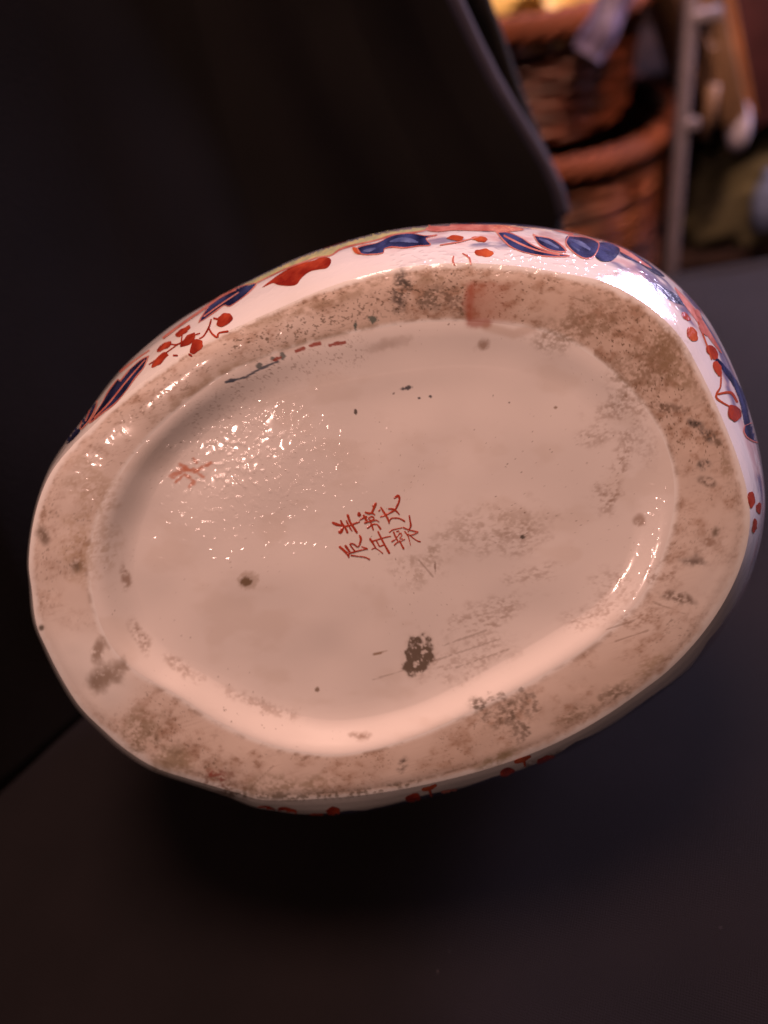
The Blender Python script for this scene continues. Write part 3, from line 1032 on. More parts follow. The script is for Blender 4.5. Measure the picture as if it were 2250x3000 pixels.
def stroke_mesh(V, Fc, pts, off):
    """brush stroke: pts = (x, y, width) in picture pixels"""
    P = np.array(pts, float)
    out = []
    n = len(P)
    for k in range(n - 1):
        p0, p1, p2, p3 = P[max(k - 1, 0)], P[k], P[k + 1], P[min(k + 2, n - 1)]
        m_ = max(3, int(np.hypot(*(p2 - p1)[:2]) / 2.2))
        for t in np.linspace(0, 1, m_, endpoint=(k == n - 2)):
            out.append(0.5 * (2 * p1 + (p2 - p0) * t + (2 * p0 - 5 * p1 + 4 * p2 - p3) * t * t + (3 * p1 - p0 - 3 * p2 + p3) * t ** 3))
    out = np.array(out)
    tg = np.gradient(out[:, :2], axis=0)
    tg /= np.linalg.norm(tg, axis=1, keepdims=True) + 1e-9
    nm = np.stack([-tg[:, 1], tg[:, 0]], 1)
    # round ends: extra narrow stations
    out[:, 2] *= 1.18
    h0, h1 = out[0, 2] / 2, out[-1, 2] / 2
    st = [(out[0, :2] - tg[0] * h0 * 0.9, nm[0], h0 * 0.35), (out[0, :2] - tg[0] * h0 * 0.5, nm[0], h0 * 0.85)]
    st += [(o_[:2], q_, max(o_[2], 0.6) / 2 * (0.92 + 0.16 * rnd.random())) for o_, q_ in zip(out, nm)]
    st += [(out[-1, :2] + tg[-1] * h1 * 0.5, nm[-1], h1 * 0.85), (out[-1, :2] + tg[-1] * h1 * 0.9, nm[-1], h1 * 0.35)]
    prev = None
    for p, q, h in st:
        row_ = []
        for s_ in (-1, -0.4, 0.4, 1):
            a = p + q * h * s_
            r_ = hit(*a)
            if r_ is None:
                row_ = None
                break
            V.append(r_[0] + r_[1] * (off + (0.00004 if abs(s_) < 0.9 else 0)))
            row_.append(len(V) - 1)
        if prev and row_:
            for k in range(3):
                if (V[row_[k]] - V[prev[k]]).length < 0.004:
                    Fc.append([prev[k], prev[k + 1], row_[k + 1], row_[k]])
        prev = row_


def painted(name, mat, blobs=(), strokes=(), label=None, parent=None, step=5.0):
    V, Fc = [], []
    for b_ in blobs:
        blob_mesh(V, Fc, b_, lift(), step)
    for s_ in strokes:
        stroke_mesh(V, Fc, s_, lift())
    if not Fc:
        return None
    bm = bmesh.new()
    vs = [bm.verts.new(v_) for v_ in V]
    for f in Fc:
        try:
            bm.faces.new([vs[k] for k in f])
        except ValueError:
            pass
    bmesh.ops.delete(bm, geom=[v_ for v_ in bm.verts if not v_.link_faces], context='VERTS')
    # faces outward = away from the pot's axis / towards the painter
    for f in bm.faces:
        f.normal_update()
        if f.normal.dot(EYE_L - f.calc_center_median()) < 0:
            f.normal_flip()
    me = bpy.data.meshes.new(name)
    bm.to_mesh(me)
    bm.free()
    me.polygons.foreach_set('use_smooth', [True] * len(me.polygons))
    me.materials.append(mat)
    o = bpy.data.objects.new(name, me)
    C.objects.link(o)
    o.parent = parent or pot
    if label:
        o['label'] = label
    return o


# ---- the six-character mark (400 x 300 pixel crop enlarged 4.1475 times)
def crop(x0, y0, k):
    return lambda pts: [(x0 + p[0] / k, y0 + p[1] / k) + ((p[2] / k,) if len(p) > 2 else ()) for p in pts]


ck = crop(900, 1400, 4.1475)
chars = [
    [[(312, 545, 26), (350, 562, 34), (385, 572, 28), (425, 580, 22)], [(400, 655, 46), (415, 640, 40), (440, 600, 22), (490, 582, 24), (560, 560, 22), (632, 535, 18)],
     [(408, 518, 18), (430, 570, 26), (462, 605, 22), (488, 662, 24)], [(478, 522, 16), (505, 580, 18), (542, 642, 14)], [(492, 452, 26), (522, 540, 26), (560, 595, 24), (602, 662, 24)]],
    [[(628, 430, 32), (632, 450, 38)], [(640, 508, 18), (690, 480, 24), (720, 470, 20)], [(830, 312, 30), (818, 345, 26), (785, 425, 20)], [(798, 342, 16), (825, 318, 24)],
     [(708, 418, 20), (750, 430, 26), (785, 425, 22), (820, 445, 14)], [(685, 452, 20), (705, 490, 24), (725, 530, 28), (700, 545, 20)], [(745, 485, 16), (785, 468, 15), (812, 490, 15), (775, 518, 16), (748, 495, 12)],
     [(705, 540, 18), (785, 525, 15), (835, 512, 12), (872, 532, 9)], [(768, 530, 18), (785, 580, 18), (802, 630, 16)], [(735, 605, 24), (795, 568, 18), (845, 565, 15), (870, 590, 18), (890, 618, 22)]],
    [[(1060, 245, 18), (1085, 225, 26), (1108, 218, 26), (1120, 262, 22), (1095, 335, 22), (1060, 390, 22), (1000, 425, 22), (940, 455, 22), (892, 472, 14)], [(872, 398, 18), (880, 390, 20)],
     [(895, 358, 16), (930, 415, 22), (962, 465, 22), (985, 510, 22), (995, 548, 16)], [(990, 375, 16), (1045, 380, 20), (1085, 405, 18), (1118, 442, 12)], [(1000, 515, 20), (1025, 490, 15), (1100, 488, 15), (1150, 505, 15), (1180, 525, 20)]],
    [[(395, 838, 24), (440, 875, 26), (495, 930, 28), (505, 965, 14)], [(465, 825, 24), (490, 860, 24), (518, 900, 22)], [(500, 918, 18), (610, 888, 16), (690, 868, 16), (728, 860, 16)], [(662, 835, 12), (728, 860, 18)],
     [(638, 702, 22), (652, 748, 24), (618, 835, 16), (565, 803, 16), (520, 802, 14), (548, 850, 16), (580, 888, 16)], [(535, 940, 16), (610, 950, 12), (700, 962, 13), (755, 988, 16)]],
    [[(765, 742, 24), (800, 795, 20), (835, 855, 12)], [(785, 772, 16), (870, 745, 16), (950, 722, 15), (1012, 710, 13)], [(862, 655, 20), (905, 745, 20), (950, 830, 20), (995, 910, 26)],
     [(842, 765, 14), (862, 800, 15), (880, 830, 16), (935, 812, 14)], [(785, 868, 12), (825, 852, 12), (870, 878, 10), (915, 915, 14)]],
    [[(1000, 655, 18), (1035, 632, 14), (1090, 618, 12), (1150, 605, 12)], [(1050, 658, 18), (1075, 720, 18), (1100, 765, 14)], [(1030, 772, 18), (1070, 742, 14), (1110, 690, 11), (1140, 668, 11)],
     [(1085, 650, 12), (1112, 645, 12)], [(1115, 665, 10), (1150, 692, 12), (1125, 735, 10), (1160, 740, 9)], [(1060, 812, 18), (1088, 785, 14), (1130, 772, 11), (1182, 745, 12)], [(1122, 762, 14), (1148, 815, 18), (1170, 855, 20)],
     [(1240, 458, 14), (1250, 520, 18), (1258, 575, 20), (1240, 622, 14), (1225, 652, 10)], [(1168, 602, 16), (1240, 632, 12), (1300, 645, 14), (1340, 658, 22)], [(1338, 660, 16), (1285, 688, 12), (1238, 695, 10)],
     [(1185, 652, 15), (1228, 715, 12), (1255, 818, 8)], [(1225, 682, 12), (1300, 740, 12), (1345, 768, 14), (1372, 775, 16)]],
]
for ch in chars:
    painted('painted_character', M_MARK, strokes=[ck(s_) for s_ in ch], label=None)


# ---- flowers, leaves and berries round the body
def elp(x, y, rx, ry, ang=0, n=14):
    a = math.radians(ang)
    k1_, k2_ = rnd.uniform(0, 6), rnd.uniform(0, 6)
    out = []
    for t in np.linspace(0, 2 * math.pi, n, endpoint=False):
        w_ = 1 + 0.09 * math.sin(2 * t + k1_) + 0.07 * math.sin(3 * t + k2_) + rnd.uniform(-0.06, 0.06)
        out.append((x + w_ * (rx * math.cos(t) * math.cos(a) - ry * math.sin(t) * math.sin(a)), y + w_ * (rx * math.cos(t) * math.sin(a) + ry * math.sin(t) * math.cos(a))))
    return out


cA, cB, cC, cD, cG = crop(100, 600, 2.37), crop(700, 600, 2.37), crop(1300, 600, 1.7463), crop(1700, 1100, 2.458), crop(700, 1800, 1.659)


def leaf(cr, poly, veins=(), mat=None, outline=True, vein_mat=None):
    o_ = painted('painted_leaf', mat or M_NAVY, [cr(poly)])
    if o_ is None:
        return
    if outline:
        painted('outline', M_PINK, strokes=[cr([(x, y, rnd.uniform(3, 8)) for x, y in poly + poly[:1]])], parent=o_)
    if veins:
        painted('vein', vein_mat or M_PINK, strokes=[cr(s_) for s_ in veins], parent=o_)


leaf(cA, [(1145, 818), (1170, 768), (1230, 690), (1330, 622), (1420, 574), (1540, 546), (1510, 592), (1440, 652), (1362, 704), (1320, 700), (1260, 742), (1190, 792)],
     [[(1180, 775, 8), (1300, 690, 7), (1420, 610, 6)]], M_BLUE)
leaf(cA, [(795, 1052), (740, 1080), (660, 1150), (600, 1222), (580, 1215), (520, 1292), (470, 1380), (430, 1440), (385, 1515), (470, 1452), (560, 1382), (640, 1292), (705, 1200), (762, 1130)],
     [[(770, 1080, 6), (640, 1230, 9), (520, 1380, 10), (420, 1480, 8)], [(600, 1225, 8), (660, 1150, 8)]])
leaf(cA, [(440, 1320), (385, 1392), (345, 1472), (322, 1560), (382, 1500), (432, 1400)], [[(425, 1340, 6), (360, 1500, 8)]])
leaf(cA, [(300, 1545), (262, 1590), (228, 1650), (235, 1660), (280, 1620), (322, 1570)], (), M_NAVY, False)
for x, y, rx, ry, a in ((1322, 800, 60, 40, -28), (1035, 880, 56, 24, -36), (1070, 940, 68, 28, -38), (903, 985, 58, 21, -30), (1125, 985, 58, 38, -42), (875, 1076, 72, 24, -40)):
    painted('painted_berry', M_RED, [cA(elp(x, y, rx, ry, a))])
painted('painted_stem', M_RED, strokes=[cA(s_) for s_ in (
    [(1250, 790, 12), (1290, 800, 14)], [(1230, 800, 9), (1215, 850, 10), (1180, 910, 9), (1150, 930, 8)], [(1215, 860, 10), (1235, 895, 12), (1270, 920, 12), (1285, 892, 10), (1345, 880, 12)],
    [(1150, 895, 8), (1080, 920, 8), (1000, 970, 9), (940, 968, 8)], [(1020, 985, 8), (1028, 910, 8)], [(1000, 970, 7), (930, 1020, 7), (800, 1110, 6)], [(970, 1048, 10), (995, 1048, 10)], [(1080, 1040, 14), (1095, 1050, 10)])])
painted('painted_rim_line', M_PINK, strokes=[cA([(1400, 592, 10), (1300, 640, 12), (1150, 745, 14), (1000, 850, 14), (900, 925, 14)]), cA([(800, 1012, 8), (700, 1080, 10), (600, 1160, 14), (500, 1250, 16), (455, 1310, 14)])])

painted('painted_flower', M_RED, [cB([(165, 570), (230, 522), (280, 482), (350, 442), (430, 412), (520, 386), (570, 370), (630, 370), (642, 400), (612, 436), (560, 450), (505, 464), (458, 490), (430, 522), (400, 552), (340, 562), (270, 560), (235, 546)])])
painted('painted_petal_band', M_CREAM, [cB([(20, 548), (130, 492), (300, 404), (480, 332), (600, 284), (800, 232), (1000, 186), (1180, 150), (1330, 132), (1280, 180), (1080, 208), (950, 246), (730, 298), (640, 350), (540, 368), (350, 434), (130, 536), (60, 560)])])
painted('painted_yellow_edge', M_GOLD, strokes=[cB([(120, 490, 14), (300, 400, 24), (480, 330, 32), (600, 282, 36), (800, 231, 32), (960, 192, 18)])])
painted('painted_petal_edge', M_PINK, strokes=[cB([(130, 540, 8), (350, 436, 8), (540, 370, 8), (640, 352, 8), (730, 300, 12), (950, 248, 8), (1080, 208, 8), (1280, 182, 8), (1340, 136, 9)])])
leaf(cB, [(820, 302), (860, 285), (960, 265), (1040, 226), (1100, 206), (1200, 200), (1290, 216), (1375, 212), (1300, 236), (1330, 280), (1250, 287), (1150, 300), (1060, 295), (1010, 308), (1000, 335), (930, 346), (850, 342)],
     [[(870, 322, 8), (905, 318, 20), (945, 305, 10)], [(1050, 258, 8), (1110, 246, 24), (1180, 248, 26), (1240, 262, 10)]], M_BLUE, vein_mat=M_LBLUE)
painted('painted_bud', M_ORANGE, [cB([(785, 300), (822, 300), (852, 342), (822, 346), (798, 328)])])
painted('painted_berry', M_ORANGE, [cB(elp(1505, 233, 60, 17, 2))])
painted('painted_berry', M_ORANGE, [cB(elp(1672, 240, 52, 19, 2))])
painted('painted_wash', M_PINK, [cB([(1310, 150), (1420, 138), (1560, 140), (1700, 142), (1860, 150), (1980, 175), (1880, 190), (1700, 184), (1500, 182), (1380, 190), (1300, 182)])])
for s_ in ([(1400, 282, 7), (1520, 262, 8), (1660, 226, 7)], [(1490, 360, 9), (1486, 392, 12), (1498, 420, 9)], [(1555, 340, 8), (1598, 368, 12), (1610, 415, 9)]):
    painted('painted_stem', M_PINK, strokes=[cB(s_)])
painted('painted_berry', M_ORANGE, [cC(elp(207, 246, 45, 21, 4))])
leaf(cC, [(270, 140), (330, 142), (400, 172), (450, 205), (530, 238), (645, 264), (520, 264), (420, 246), (350, 220), (308, 185)], [[(310, 160, 8), (400, 205, 8), (480, 235, 7), (590, 258, 6)]], M_BLUE)
leaf(cC, [(458, 154), (480, 162), (540, 172), (590, 200), (625, 240), (560, 236), (505, 215), (478, 190)], [[(490, 178, 6), (530, 192, 14), (585, 222, 8)]], M_BLUE, vein_mat=M_LBLUE)
leaf(cC, [(640, 160), (735, 170), (792, 200), (772, 260), (735, 276), (700, 268), (655, 236), (625, 196)], [[(655, 182, 8), (700, 200, 18), (745, 228, 10)], [(650, 205, 6), (690, 235, 10)]], M_BLUE, True, vein_mat=M_LBLUE)
leaf(cC, [(775, 205), (835, 198), (900, 232), (862, 282), (800, 292), (765, 252)], (), M_BLUE, False)
leaf(cC, [(995, 396), (1080, 402), (1150, 440), (1200, 466), (1250, 520), (1172, 494), (1095, 452), (1040, 425)], (), M_BLUE, False)
leaf(cC, [(905, 240), (990, 262), (1070, 312), (1130, 368), (1080, 352), (1000, 300), (930, 272)], (), M_BLUE, False)
painted('painted_wash', M_PINK, [cC([(560, 130), (700, 152), (800, 178), (930, 232), (1060, 318), (1040, 318), (900, 240), (780, 190), (640, 152)])])
painted('painted_wash', M_PINK, [cC([(1180, 420), (1280, 530), (1370, 660), (1420, 760), (1380, 720), (1300, 610), (1220, 500)])])
painted('painted_stem', M_BLUE, strokes=[cC([(1398, 795, 16), (1440, 845, 20), (1490, 915, 24), (1522, 985, 26), (1540, 1060, 26), (1552, 1120, 26)])])
leaf(cC, [(1540, 1130), (1585, 1118), (1632, 1158), (1618, 1216), (1560, 1198), (1535, 1162)], (), M_BLUE)
for x, y, rx, ry, a, mt in ((1237, 572, 32, 14, 52, M_RED), (1270, 662, 42, 25, 50, M_ORANGE), (1372, 752, 38, 24, 58, M_RED), (1400, 835, 42, 20, 66, M_RED), (1485, 1066, 48, 31, 66, M_RED), (1325, 640, 36, 12, 64, M_PINK), (1300, 560, 30, 10, 60, M_PINK)):
    painted('painted_berry', mt, [cC(elp(x, y, rx, ry, a))])
painted('painted_stem', M_ORANGE, strokes=[cC(s_) for s_ in ([(1418, 870, 7), (1415, 930, 8), (1398, 962, 10), (1395, 988, 10), (1425, 1012, 9), (1462, 1032, 8)], [(1405, 968, 10), (1468, 962, 12), (1500, 1008, 10)])])
painted('painted_stem', M_ORANGE, strokes=[cC([(1300, 600, 7), (1335, 690, 7), (1370, 790, 7)])])
for x, y, rx, ry, a in ((1230, 892, 28, 56, 0), (1285, 955, 18, 42, 0), (1255, 1080, 16, 50, 5)):
    painted('painted_berry', M_RED, [cD(elp(x, y, rx, ry, a))])
for x, y, rx, ry, a, mt in ((122, 946, 46, 18, 5, M_RED), (235, 954, 44, 20, 5, M_RED), (458, 955, 38, 19, 2, M_RED), (372, 975, 32, 11, 0, M_RED), (845, 890, 38, 20, -8, M_RED), (1030, 860, 52, 12, -6, M_PINK),
                            (1200, 848, 84, 18, -14, M_RED), (1050, 895, 84, 16, -8, M_RED), (1303, 766, 38, 18, -16, M_RED), (1490, 710, 52, 20, -20, M_RED), (1478, 746, 60, 13, -22, M_GREEN)):
    painted('painted_berry', mt, [cG(elp(x, y, rx, ry, a))])
painted('painted_stem', M_ORANGE, strokes=[cG(s_) for s_ in ([(895, 850, 14), (925, 845, 18), (955, 830, 12)], [(925, 850, 12), (935, 880, 9)])])
painted('painted_stem', M_ORANGE, strokes=[cG(s_) for s_ in ([(1345, 715, 16), (1380, 705, 20), (1412, 690, 12)], [(1385, 710, 12), (1390, 735, 9)])])
# ================================================================== BLACK CLOTH BEHIND
bc = empty('black_garment', tuple(at_y(700, 900, 0.44)[:2]) + (0.0,))
tag(bc, 'black cloth garment heaped behind the porcelain pot, one pale-lit fold at right', 'garment')


def drape(name, mat, right_px, y_right, foot, lean, seed, zmax=0.55, thick=0.10, amp=0.004):
    """standing heap of cloth; right_px: its right outline at depth y_right; foot: its front line on the table, from right to left"""
    rp = np.array([at_y(a, b_, y_right) for a, b_ in right_px])
    rp = rp[np.argsort(rp[:, 2])]
    foot = np.array(foot, float)
    fd = np.concatenate([[0], np.cumsum(np.hypot(*np.diff(foot, axis=0).T))])
    fd /= fd[-1]
    nz, ns, nbk = 80, 150, 60
    V, F = [], []
    for iz in range(nz):
        z = TABLE_Z - 0.004 + (zmax + 0.004) * iz / (nz - 1)
        xr = np.interp(z, rp[:, 2], rp[:, 0])
        row = []
        for s_ in range(ns):
            q = s_ / (ns - 1)
            x = np.interp(q, fd, foot[:, 0]) * 1.0
            y = np.interp(q, fd, foot[:, 1])
            k = max(0, 1 - q / 0.35)
            x += (xr - foot[0, 0]) * k
            y += lean * z * (1 - k) + 0.010 * (1 - math.sqrt(min(1, q * 18)))
            e = min(1, (q * 5) ** 2)
            nn = float(fbm(np.array(q * 9 + seed + z * 3), np.array(z * 5 + seed), 3, 20 + seed) - 0.5)
            fold = amp * math.sin(26 * q + 4 * math.sin(6 * z + seed) + seed) + amp * 2.0 * nn
            row.append((x, y + fold * e, z))
        for s_ in range(nbk):
            q = 1 - s_ / (nbk - 1)
            x = np.interp(q, fd, foot[:, 0])
            k = max(0, 1 - q / 0.35)
            x += (xr - foot[0, 0]) * k - 0.01 * (q < 0.02)
            row.append((x, max(y_right, foot[:, 1].max()) + thick * (0.3 + 0.7 * min(1, q * 6)) + lean * z * (1 - k), z))
        V.append(row)
    bm = bmesh.new()
    nn_ = ns + nbk
    vs = [[bm.verts.new(p) for p in r_] for r_ in V]
    for iz in range(nz - 1):
        for s_ in range(nn_):
            t_ = (s_ + 1) % nn_
            bm.faces.new((vs[iz][s_], vs[iz][t_], vs[iz + 1][t_], vs[iz + 1][s_]))
    bm.faces.new(vs[-1])
    bm.faces.new(vs[0][::-1])
    bm.transform(Matrix.Translation(-Vector(bc.location)))
    return bm_obj(name, bm, mat, bc)


gl, gl2 = at_z(-40, 2330, 0), at_z(240, 2112, 0)
fold_px = [(1312, -60), (1352, 30), (1399, 130), (1450, 230), (1504, 322), (1557, 405), (1606, 485), (1642, 560), (1662, 640), (1668, 720), (1664, 900)]
edge_px = [(1432, -60), (1455, 20), (1490, 110), (1525, 220), (1560, 320), (1600, 415), (1635, 500), (1656, 580), (1664, 640), (1664, 720), (1650, 900)]
xf = float(at_y(1664, 760, 0.40)[0])
front = drape('front_panel', M_BLACK, fold_px, 0.40, [(xf, 0.40), (0.06, 0.385), (-0.03, 0.33), tuple(gl2[:2]), tuple(gl[:2]), tuple(gl[:2] - (gl2 - gl)[:2] * 3)], 0.30, 3)
rear = drape('rear_panel', M_BLACK2, edge_px, 0.438, [(xf, 0.438), (0.05, 0.46), (-0.30, 0.50)], 0.25, 8, thick=0.08, amp=0.004)
hp = [at_y(a - 14, b_, 0.410) for a, b_ in fold_px[:9]]  # pale tube added along the fold as its window-lit streak
ht = []
for k in range(len(hp) - 1):
    for t in np.linspace(0, 1, 6, endpoint=False):
        ht.append(hp[k] * (1 - t) + hp[k + 1] * t)
hr = [0.0045] * len(ht)
bm = tube_bm([Vector(p) - Vector(bc.location) for p in ht], hr, 10)
bm_obj('fold_sheen', bm, M_FOLD_SHEEN, bc)['label'] = 'rolled fold edge with the window sheen painted into its grey'
# ================================================================== WICKER BASKETS
def basket(name, label, cx, cy, z0, z1, R0, R1, seed):
    b = empty(name, (cx, cy, z0))
    tag(b, label, 'basket', 'round wicker baskets stacked on the floor')
    r_ = random.Random(seed)
    H = z1 - z0
    nst = 26
    pitch = 0.0074
    nco = min(int((H - 0.03) / pitch), 64)
    for k in range(nco):
        z = 0.006 + k * pitch
        R = R0 + (R1 - R0) * z / H
        ph = math.pi * (k % 2)
        pts = []
        n = 156
        tilt = r_.uniform(-0.0015, 0.0015)
        for q in range(n):
            a = 2 * math.pi * q / n
            rr = R + 0.0014 * math.sin(nst * a / 2 + ph)
            pts.append((rr * math.cos(a), rr * math.sin(a), z + tilt * math.sin(a * 3 + k)))
        bm_obj('woven_strand', tube_bm(pts, 0.0035 + r_.uniform(-0.0006, 0.0003), 6, True), r_.choice((M_WICK, M_WICK, M_WICK2, M_WICK3)), b)
    for q in range(nst):
        a = 2 * math.pi * (q + 0.5) / nst
        pts = [((R0 - 0.003 + (R1 - R0) * t) * math.cos(a), (R0 - 0.003 + (R1 - R0) * t) * math.sin(a), H * t) for t in np.linspace(0, 1, 6)]
        bm_obj('stake', tube_bm(pts, 0.003, 6), M_STAKE, b)
    for w_ in range(5):
        pts = []
        for q in range(200):
            a = 2 * math.pi * q / 200
            h_ = 9 * a + w_ * 2 * math.pi / 5
            rr = R1 + 0.003 + 0.0066 * math.cos(h_)
            pts.append((rr * math.cos(a), rr * math.sin(a), H - 0.012 + 0.0088 * math.sin(h_)))
        bm_obj('rim_cane', tube_bm(pts, 0.0050, 8, True), M_RIM, b)
    bm_obj('bottom', lathe_bm([(0, 0.004), (R0, 0.004), (R0, 0.0), (0, 0.0)], 64), M_STAKE, b)
    return b


YB = 0.98
pr = at_y(1972, 248, YB)               # right end of the lower rim
RB = 0.138
zr = pr[2]
bx, by = pr[0] - RB - 0.014, YB
pu = at_y(1600, 62, YB - 0.20)
print('basket rim z', zr, 'upper rim z', pu[2], 'post', at_y(1945, 100, 0.8), at_y(2035, 760, 0.8))
basket('wicker_basket', 'round red-brown wicker basket at the bottom of the stack beside the metal post', bx, by, FLOOR_Z, zr, 0.125, RB, 3)
zu = zr + 0.132
basket('wicker_basket', 'round dark brown wicker basket on top of the stack, holding yellow paper', bx - 0.022, by + 0.005, zr + 0.002, zu, 0.112, 0.132, 5)
# crumpled yellow paper inside the top basket
bm = bmesh.new()
bmesh.ops.create_icosphere(bm, subdivisions=4, radius=1)
for vtx in bm.verts:
    c = vtx.co.copy()
    n_ = float(fbm(np.array(c.x * 3 + 4), np.array(c.y * 3 + c.z * 2), 3, 44)) - 0.5
    vtx.co = Vector((c.x * 0.10, c.y * 0.10, c.z * 0.06)) * (1 + 0.5 * n_)
o = bm_obj('crumpled_paper', bm, M_YELLOW, smooth=False)
o.location = (bx - 0.03, by - 0.01, zu - 0.006)
tag(o, 'crumpled yellow paper filling the top basket', 'paper')
# paper tag hanging over the rim of the top basket
tg = empty('hanging_tag', tuple(at_y(1778, 55, YB - 0.145)))
tag(tg, 'lilac price tag hanging on the top basket rim', 'tag')
ax = Matrix.Rotation(math.radians(38), 4, 'Y') @ Matrix.Rotation(math.radians(-14), 4, 'X')
bm = bmesh.new()
W_, H_ = 0.034, 0.064
g = [[bm.verts.new(((i_ / 8 - 0.5) * W_, 0.004 * math.sin(i_ * 0.9) + 0.003 * math.cos(j_ * 0.7), (j_ / 12 - 0.5) * H_)) for i_ in range(9)] for j_ in range(13)]
for j_ in range(12):
    for i_ in range(8):
        bm.faces.new((g[j_][i_], g[j_][i_ + 1], g[j_ + 1][i_ + 1], g[j_ + 1][i_]))
ext_ = bmesh.ops.solidify(bm, geom=bm.faces[:], thickness=0.0012)
bm.transform(ax)
bm_obj('card', bm, M_LILAC, tg)
bm_obj('string', tube_bm([ax @ Vector((0, 0, 0.03)), ax @ Vector((0.004, 0.012, 0.05)), ax @ Vector((0.0, 0.03, 0.062))], 0.001, 6), M_TAN, tg)

# ================================================================== METAL SHELF WITH ODDMENTS
YS = 0.86
p0, p1 = at_y(1940, 60, YS), at_y(2032, 740, YS)
sx = 0.5 * (p0[0] + p1[0])
rack = empty('metal_shelf', (sx, YS, FLOOR_Z))
tag(rack, 'grey metal shelf unit with a slim upright post beside the baskets', 'shelf')


def R(x, y, z):
    return (x - sx, y - YS, z - FLOOR_Z)


zt = 0.40
bm_obj('post', box_bm(0.013, 0.013, zt - FLOOR_Z, 0.003, R(sx, YS, (zt + FLOOR_Z) / 2)), M_METAL, rack)
bm_obj('post', box_bm(0.016, 0.016, zt - FLOOR_Z, 0.003, R(sx + 0.02, YS + 0.34, (zt + FLOOR_Z) / 2)), M_METAL, rack)
sh1 = at_y(2090, 318, YS + 0.03)[2]
sh0 = at_y(2150, 770, YS + 0.03)[2]
for z in (sh1, sh0):
    bm_obj('shelf_board', box_bm(0.60, 0.31, 0.012, 0.002, R(sx + 0.31, YS + 0.205, z - 0.006)), M_DARKWOOD, rack)
bm_obj('back_board', box_bm(0.62, 0.012, zt - FLOOR_Z, 0.001, R(sx + 0.32, YS + 0.372, (zt + FLOOR_Z) / 2)), M_DARKWOOD, rack)
bm_obj('clip', box_bm(0.016, 0.012, 0.012, 0.003, R(sx + 0.008, YS - 0.003, at_y(1995, 365, YS)[2])), M_METAL, rack)
bm_obj('clip', box_bm(0.03, 0.012, 0.012, 0.003, R(sx + 0.014, YS - 0.002, at_y(1975, 62, YS)[2])), M_METAL, rack)


def leaning(name, label, cat, px0, px1, wid, depth, y, mat, group=None):
    """a board standing on the shelf; px0 its foot, px1 a point near its head"""
    a, b_ = at_y(*px0, y), at_y(*px1, y)
    d = Vector(b_ - a)
    d.y = 0
    L_ = d.length
    ang = math.atan2(d.x, d.z)
    rot = Matrix.Rotation(ang, 4, 'Y')
    ln = L_ + 0.06
    bm_ = box_bm(wid, depth, ln, 0.003, (0, 0, ln / 2))
    bm_.transform(rot)
    o_ = bm_obj(name, bm_, mat)
    o_.location = a
    tag(o_, label, cat, group)
    return o_


YI = YS + 0.07
leaning('wooden_board', 'narrow tan wooden board leaning just right of the metal post', 'board', (2052, 318), (1992, 110), 0.018, 0.10, YI, M_TAN)
leaning('wooden_board', 'wide tan wooden board leaning second from the metal post', 'board', (2094, 318), (2022, 20), 0.028, 0.11, YI - 0.005, M_TAN)
leaning('wooden_board', 'orange-brown wooden board leaning against the maroon book', 'board', (2128, 312), (2068, 20), 0.022, 0.10, YI + 0.004, M_OCHRE)
leaning('book', 'tall dark maroon book standing behind the leaning boards', 'book', (2178, 300), (2150, 20), 0.052, 0.14, YI + 0.03, M_MAROON)
q = at_y(2238, 240, YI)
o = bm_obj('card_box', box_bm(0.034, 0.06, 0.045, 0.003, (0, 0, 0.0225)), M_PALE)
o.location = (q[0], q[1], sh1 + 0.001)
tag(o, 'small pale card box at the right end of the shelf', 'box')
o = bm_obj('orange_box', box_bm(0.028, 0.05, 0.055, 0.003, (0, 0, 0.0275)), M_OCHRE)
o.location = (q[0] + 0.006, q[1] + 0.004, sh1 + 0.047)
tag(o, 'small orange box standing on the pale card box', 'box')
# a curl of pale ribbon on the boards
q = at_y(2090, 60, YI - 0.065)
bm = tube_bm([(0.009 * math.cos(t), -0.001 * t, 0.024 * math.sin(t)) for t in np.linspace(0.6, 5.2, 24)], 0.0022, 8)
o = bm_obj('wire_loop', bm, M_TAN)
o.location = q
tag(o, 'tan oval loop hanging in front of the wooden boards', 'loop')
# stick hanging under the shelf
q = at_y(2072, 360, YS + 0.002)
o = bm_obj('wooden_stick', tube_bm([(0.003, 0, 0.036), (0.001, 0, 0.01), (-0.003, 0, -0.014)], [0.006, 0.006, 0.005], 10), M_TAN)
o.location = q
tag(o, 'short tan stick hanging below the boards', 'stick')
# white oval ornament and blue bottle on the lower shelf
vase_prof = [(0, 0), (0.010, 0), (0.013, 0.004), (0.016, 0.022), (0.017, 0.036), (0.013, 0.052), (0.008, 0.060), (0.007, 0.064), (0.009, 0.068), (0.0, 0.068)]
q = at_y(2165, 366, YS + 0.02)
pn = empty('white_ornament', (q[0], q[1], q[2] - 0.027))
tag(pn, 'smooth white oval ornament hanging above the blue bottle', 'ornament')
bm_obj('oval', lathe_bm([(0.0125 * math.sin(t) * (1 + 0.08 * math.cos(t)), 0.026 * (1 - math.cos(t))) for t in np.linspace(0, math.pi, 20)], 32), M_WHITE, pn)
bm_obj('cord', tube_bm([(0, 0, 0.051), (0.001, 0.006, 0.064), (0.0, 0.02, 0.078)], 0.0008, 6), M_DARKWOOD, pn)
q = at_y(2200, 640, YI)
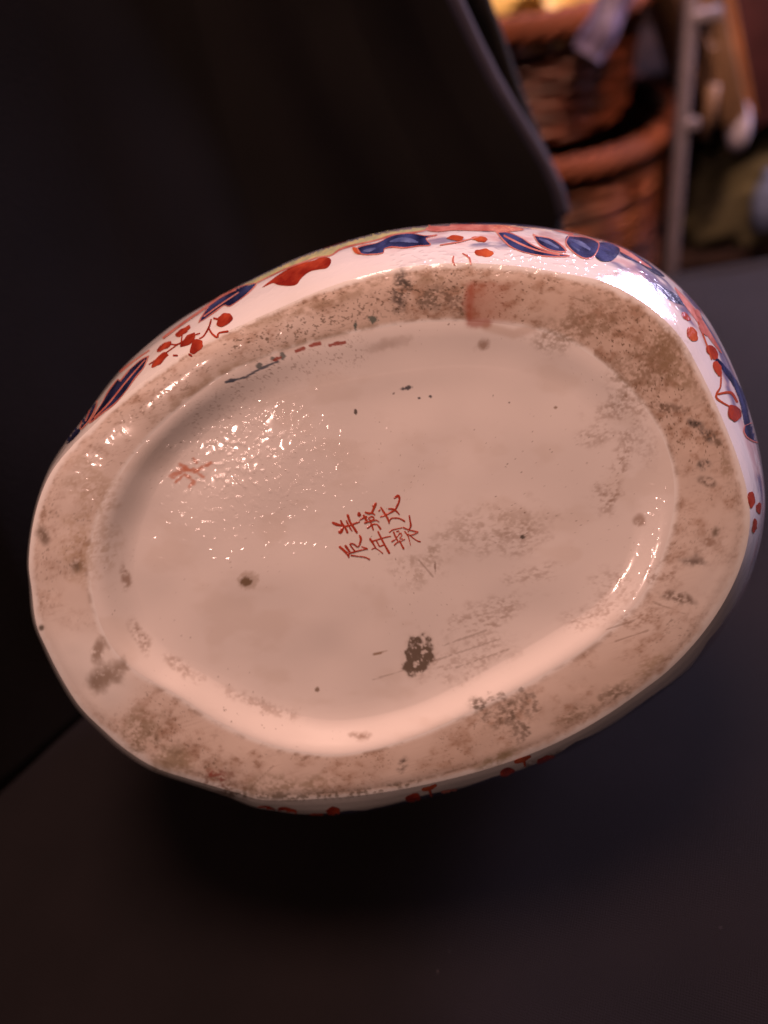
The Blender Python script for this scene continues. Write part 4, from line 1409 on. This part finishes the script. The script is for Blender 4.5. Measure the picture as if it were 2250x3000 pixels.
# a mound of olive cloth fills the lower shelf
bm = bmesh.new()
bmesh.ops.create_icosphere(bm, subdivisions=5, radius=1)
for vtx in bm.verts:
    c = vtx.co.copy()
    n_ = float(fbm(np.array(c.x * 2.5 + 4), np.array(c.y * 2.5 + c.z * 2), 4, 47)) - 0.5
    vtx.co = Vector((c.x * 0.125, c.y * 0.09, max(c.z, -0.35) * 0.085)) * (1 + 0.55 * n_)
o = bm_obj('olive_cloth', bm, M_OLIVE)
zc = min(v_.co.z for v_ in o.data.vertices)
oq = at_y(2215, 700, YI + 0.05)
o.location = (oq[0], oq[1], sh0 - zc + 0.0005)
tag(o, 'rumpled olive green cloth on the lower shelf', 'cloth')
o = bm_obj('olive_board', box_bm(0.034, 0.02, 0.17, 0.004, (0, 0, 0.085)), M_OLIVE)
oq = at_y(2110, 560, YI + 0.10)
o.location = (oq[0], oq[1], sh0 + 0.0005)
o.rotation_euler = (math.radians(-6), math.radians(4), 0)
tag(o, 'upright olive board behind the olive cloth, beside the metal post', 'board')
bt = bm_obj('blue_bottle', lathe_bm(vase_prof, 32), M_SKYBL)
bt.location = (q[0], q[1] - 0.03, q[2])
tag(bt, 'small blue glazed bottle on the olive cloth', 'bottle')

# lint and dust on the cloth
bm = bmesh.new()
for k in range(70):
    x, y = rnd.uniform(-0.2, 0.32), rnd.uniform(-0.02, 0.42)
    a = rnd.uniform(0, 6.28)
    ln = rnd.choice((0.0003, 0.0004, 0.0006, 0.001))
    z = 0.0022 + (float(fbm(np.array(x * 6 + 3), np.array(y * 6), 3, 50)) - 0.5) * 0.006 + 0.0012 * math.sin(55 * (x * 0.7 + y * 0.4) + 2.2 * math.sin(9 * y)) - 0.0035
    pts = [(x + ln * t * math.cos(a + t * 0.9), y + ln * t * math.sin(a + t * 0.9), z + 0.0002 * math.sin(3 * t)) for t in (-0.5, 0, 0.5)]
    tb_ = tube_bm(pts, 0.00008, 5)
    me = bpy.data.meshes.new('tmp')
    tb_.to_mesh(me)
    tb_.free()
    bm.from_mesh(me)
    bpy.data.meshes.remove(me)
o = bm_obj('lint', bm, plain('pale_lint', (0.12, 0.10, 0.10), 0.9, 0.1))
tag(o, 'specks of pale lint scattered over the grey cloth', 'lint', kind='stuff')
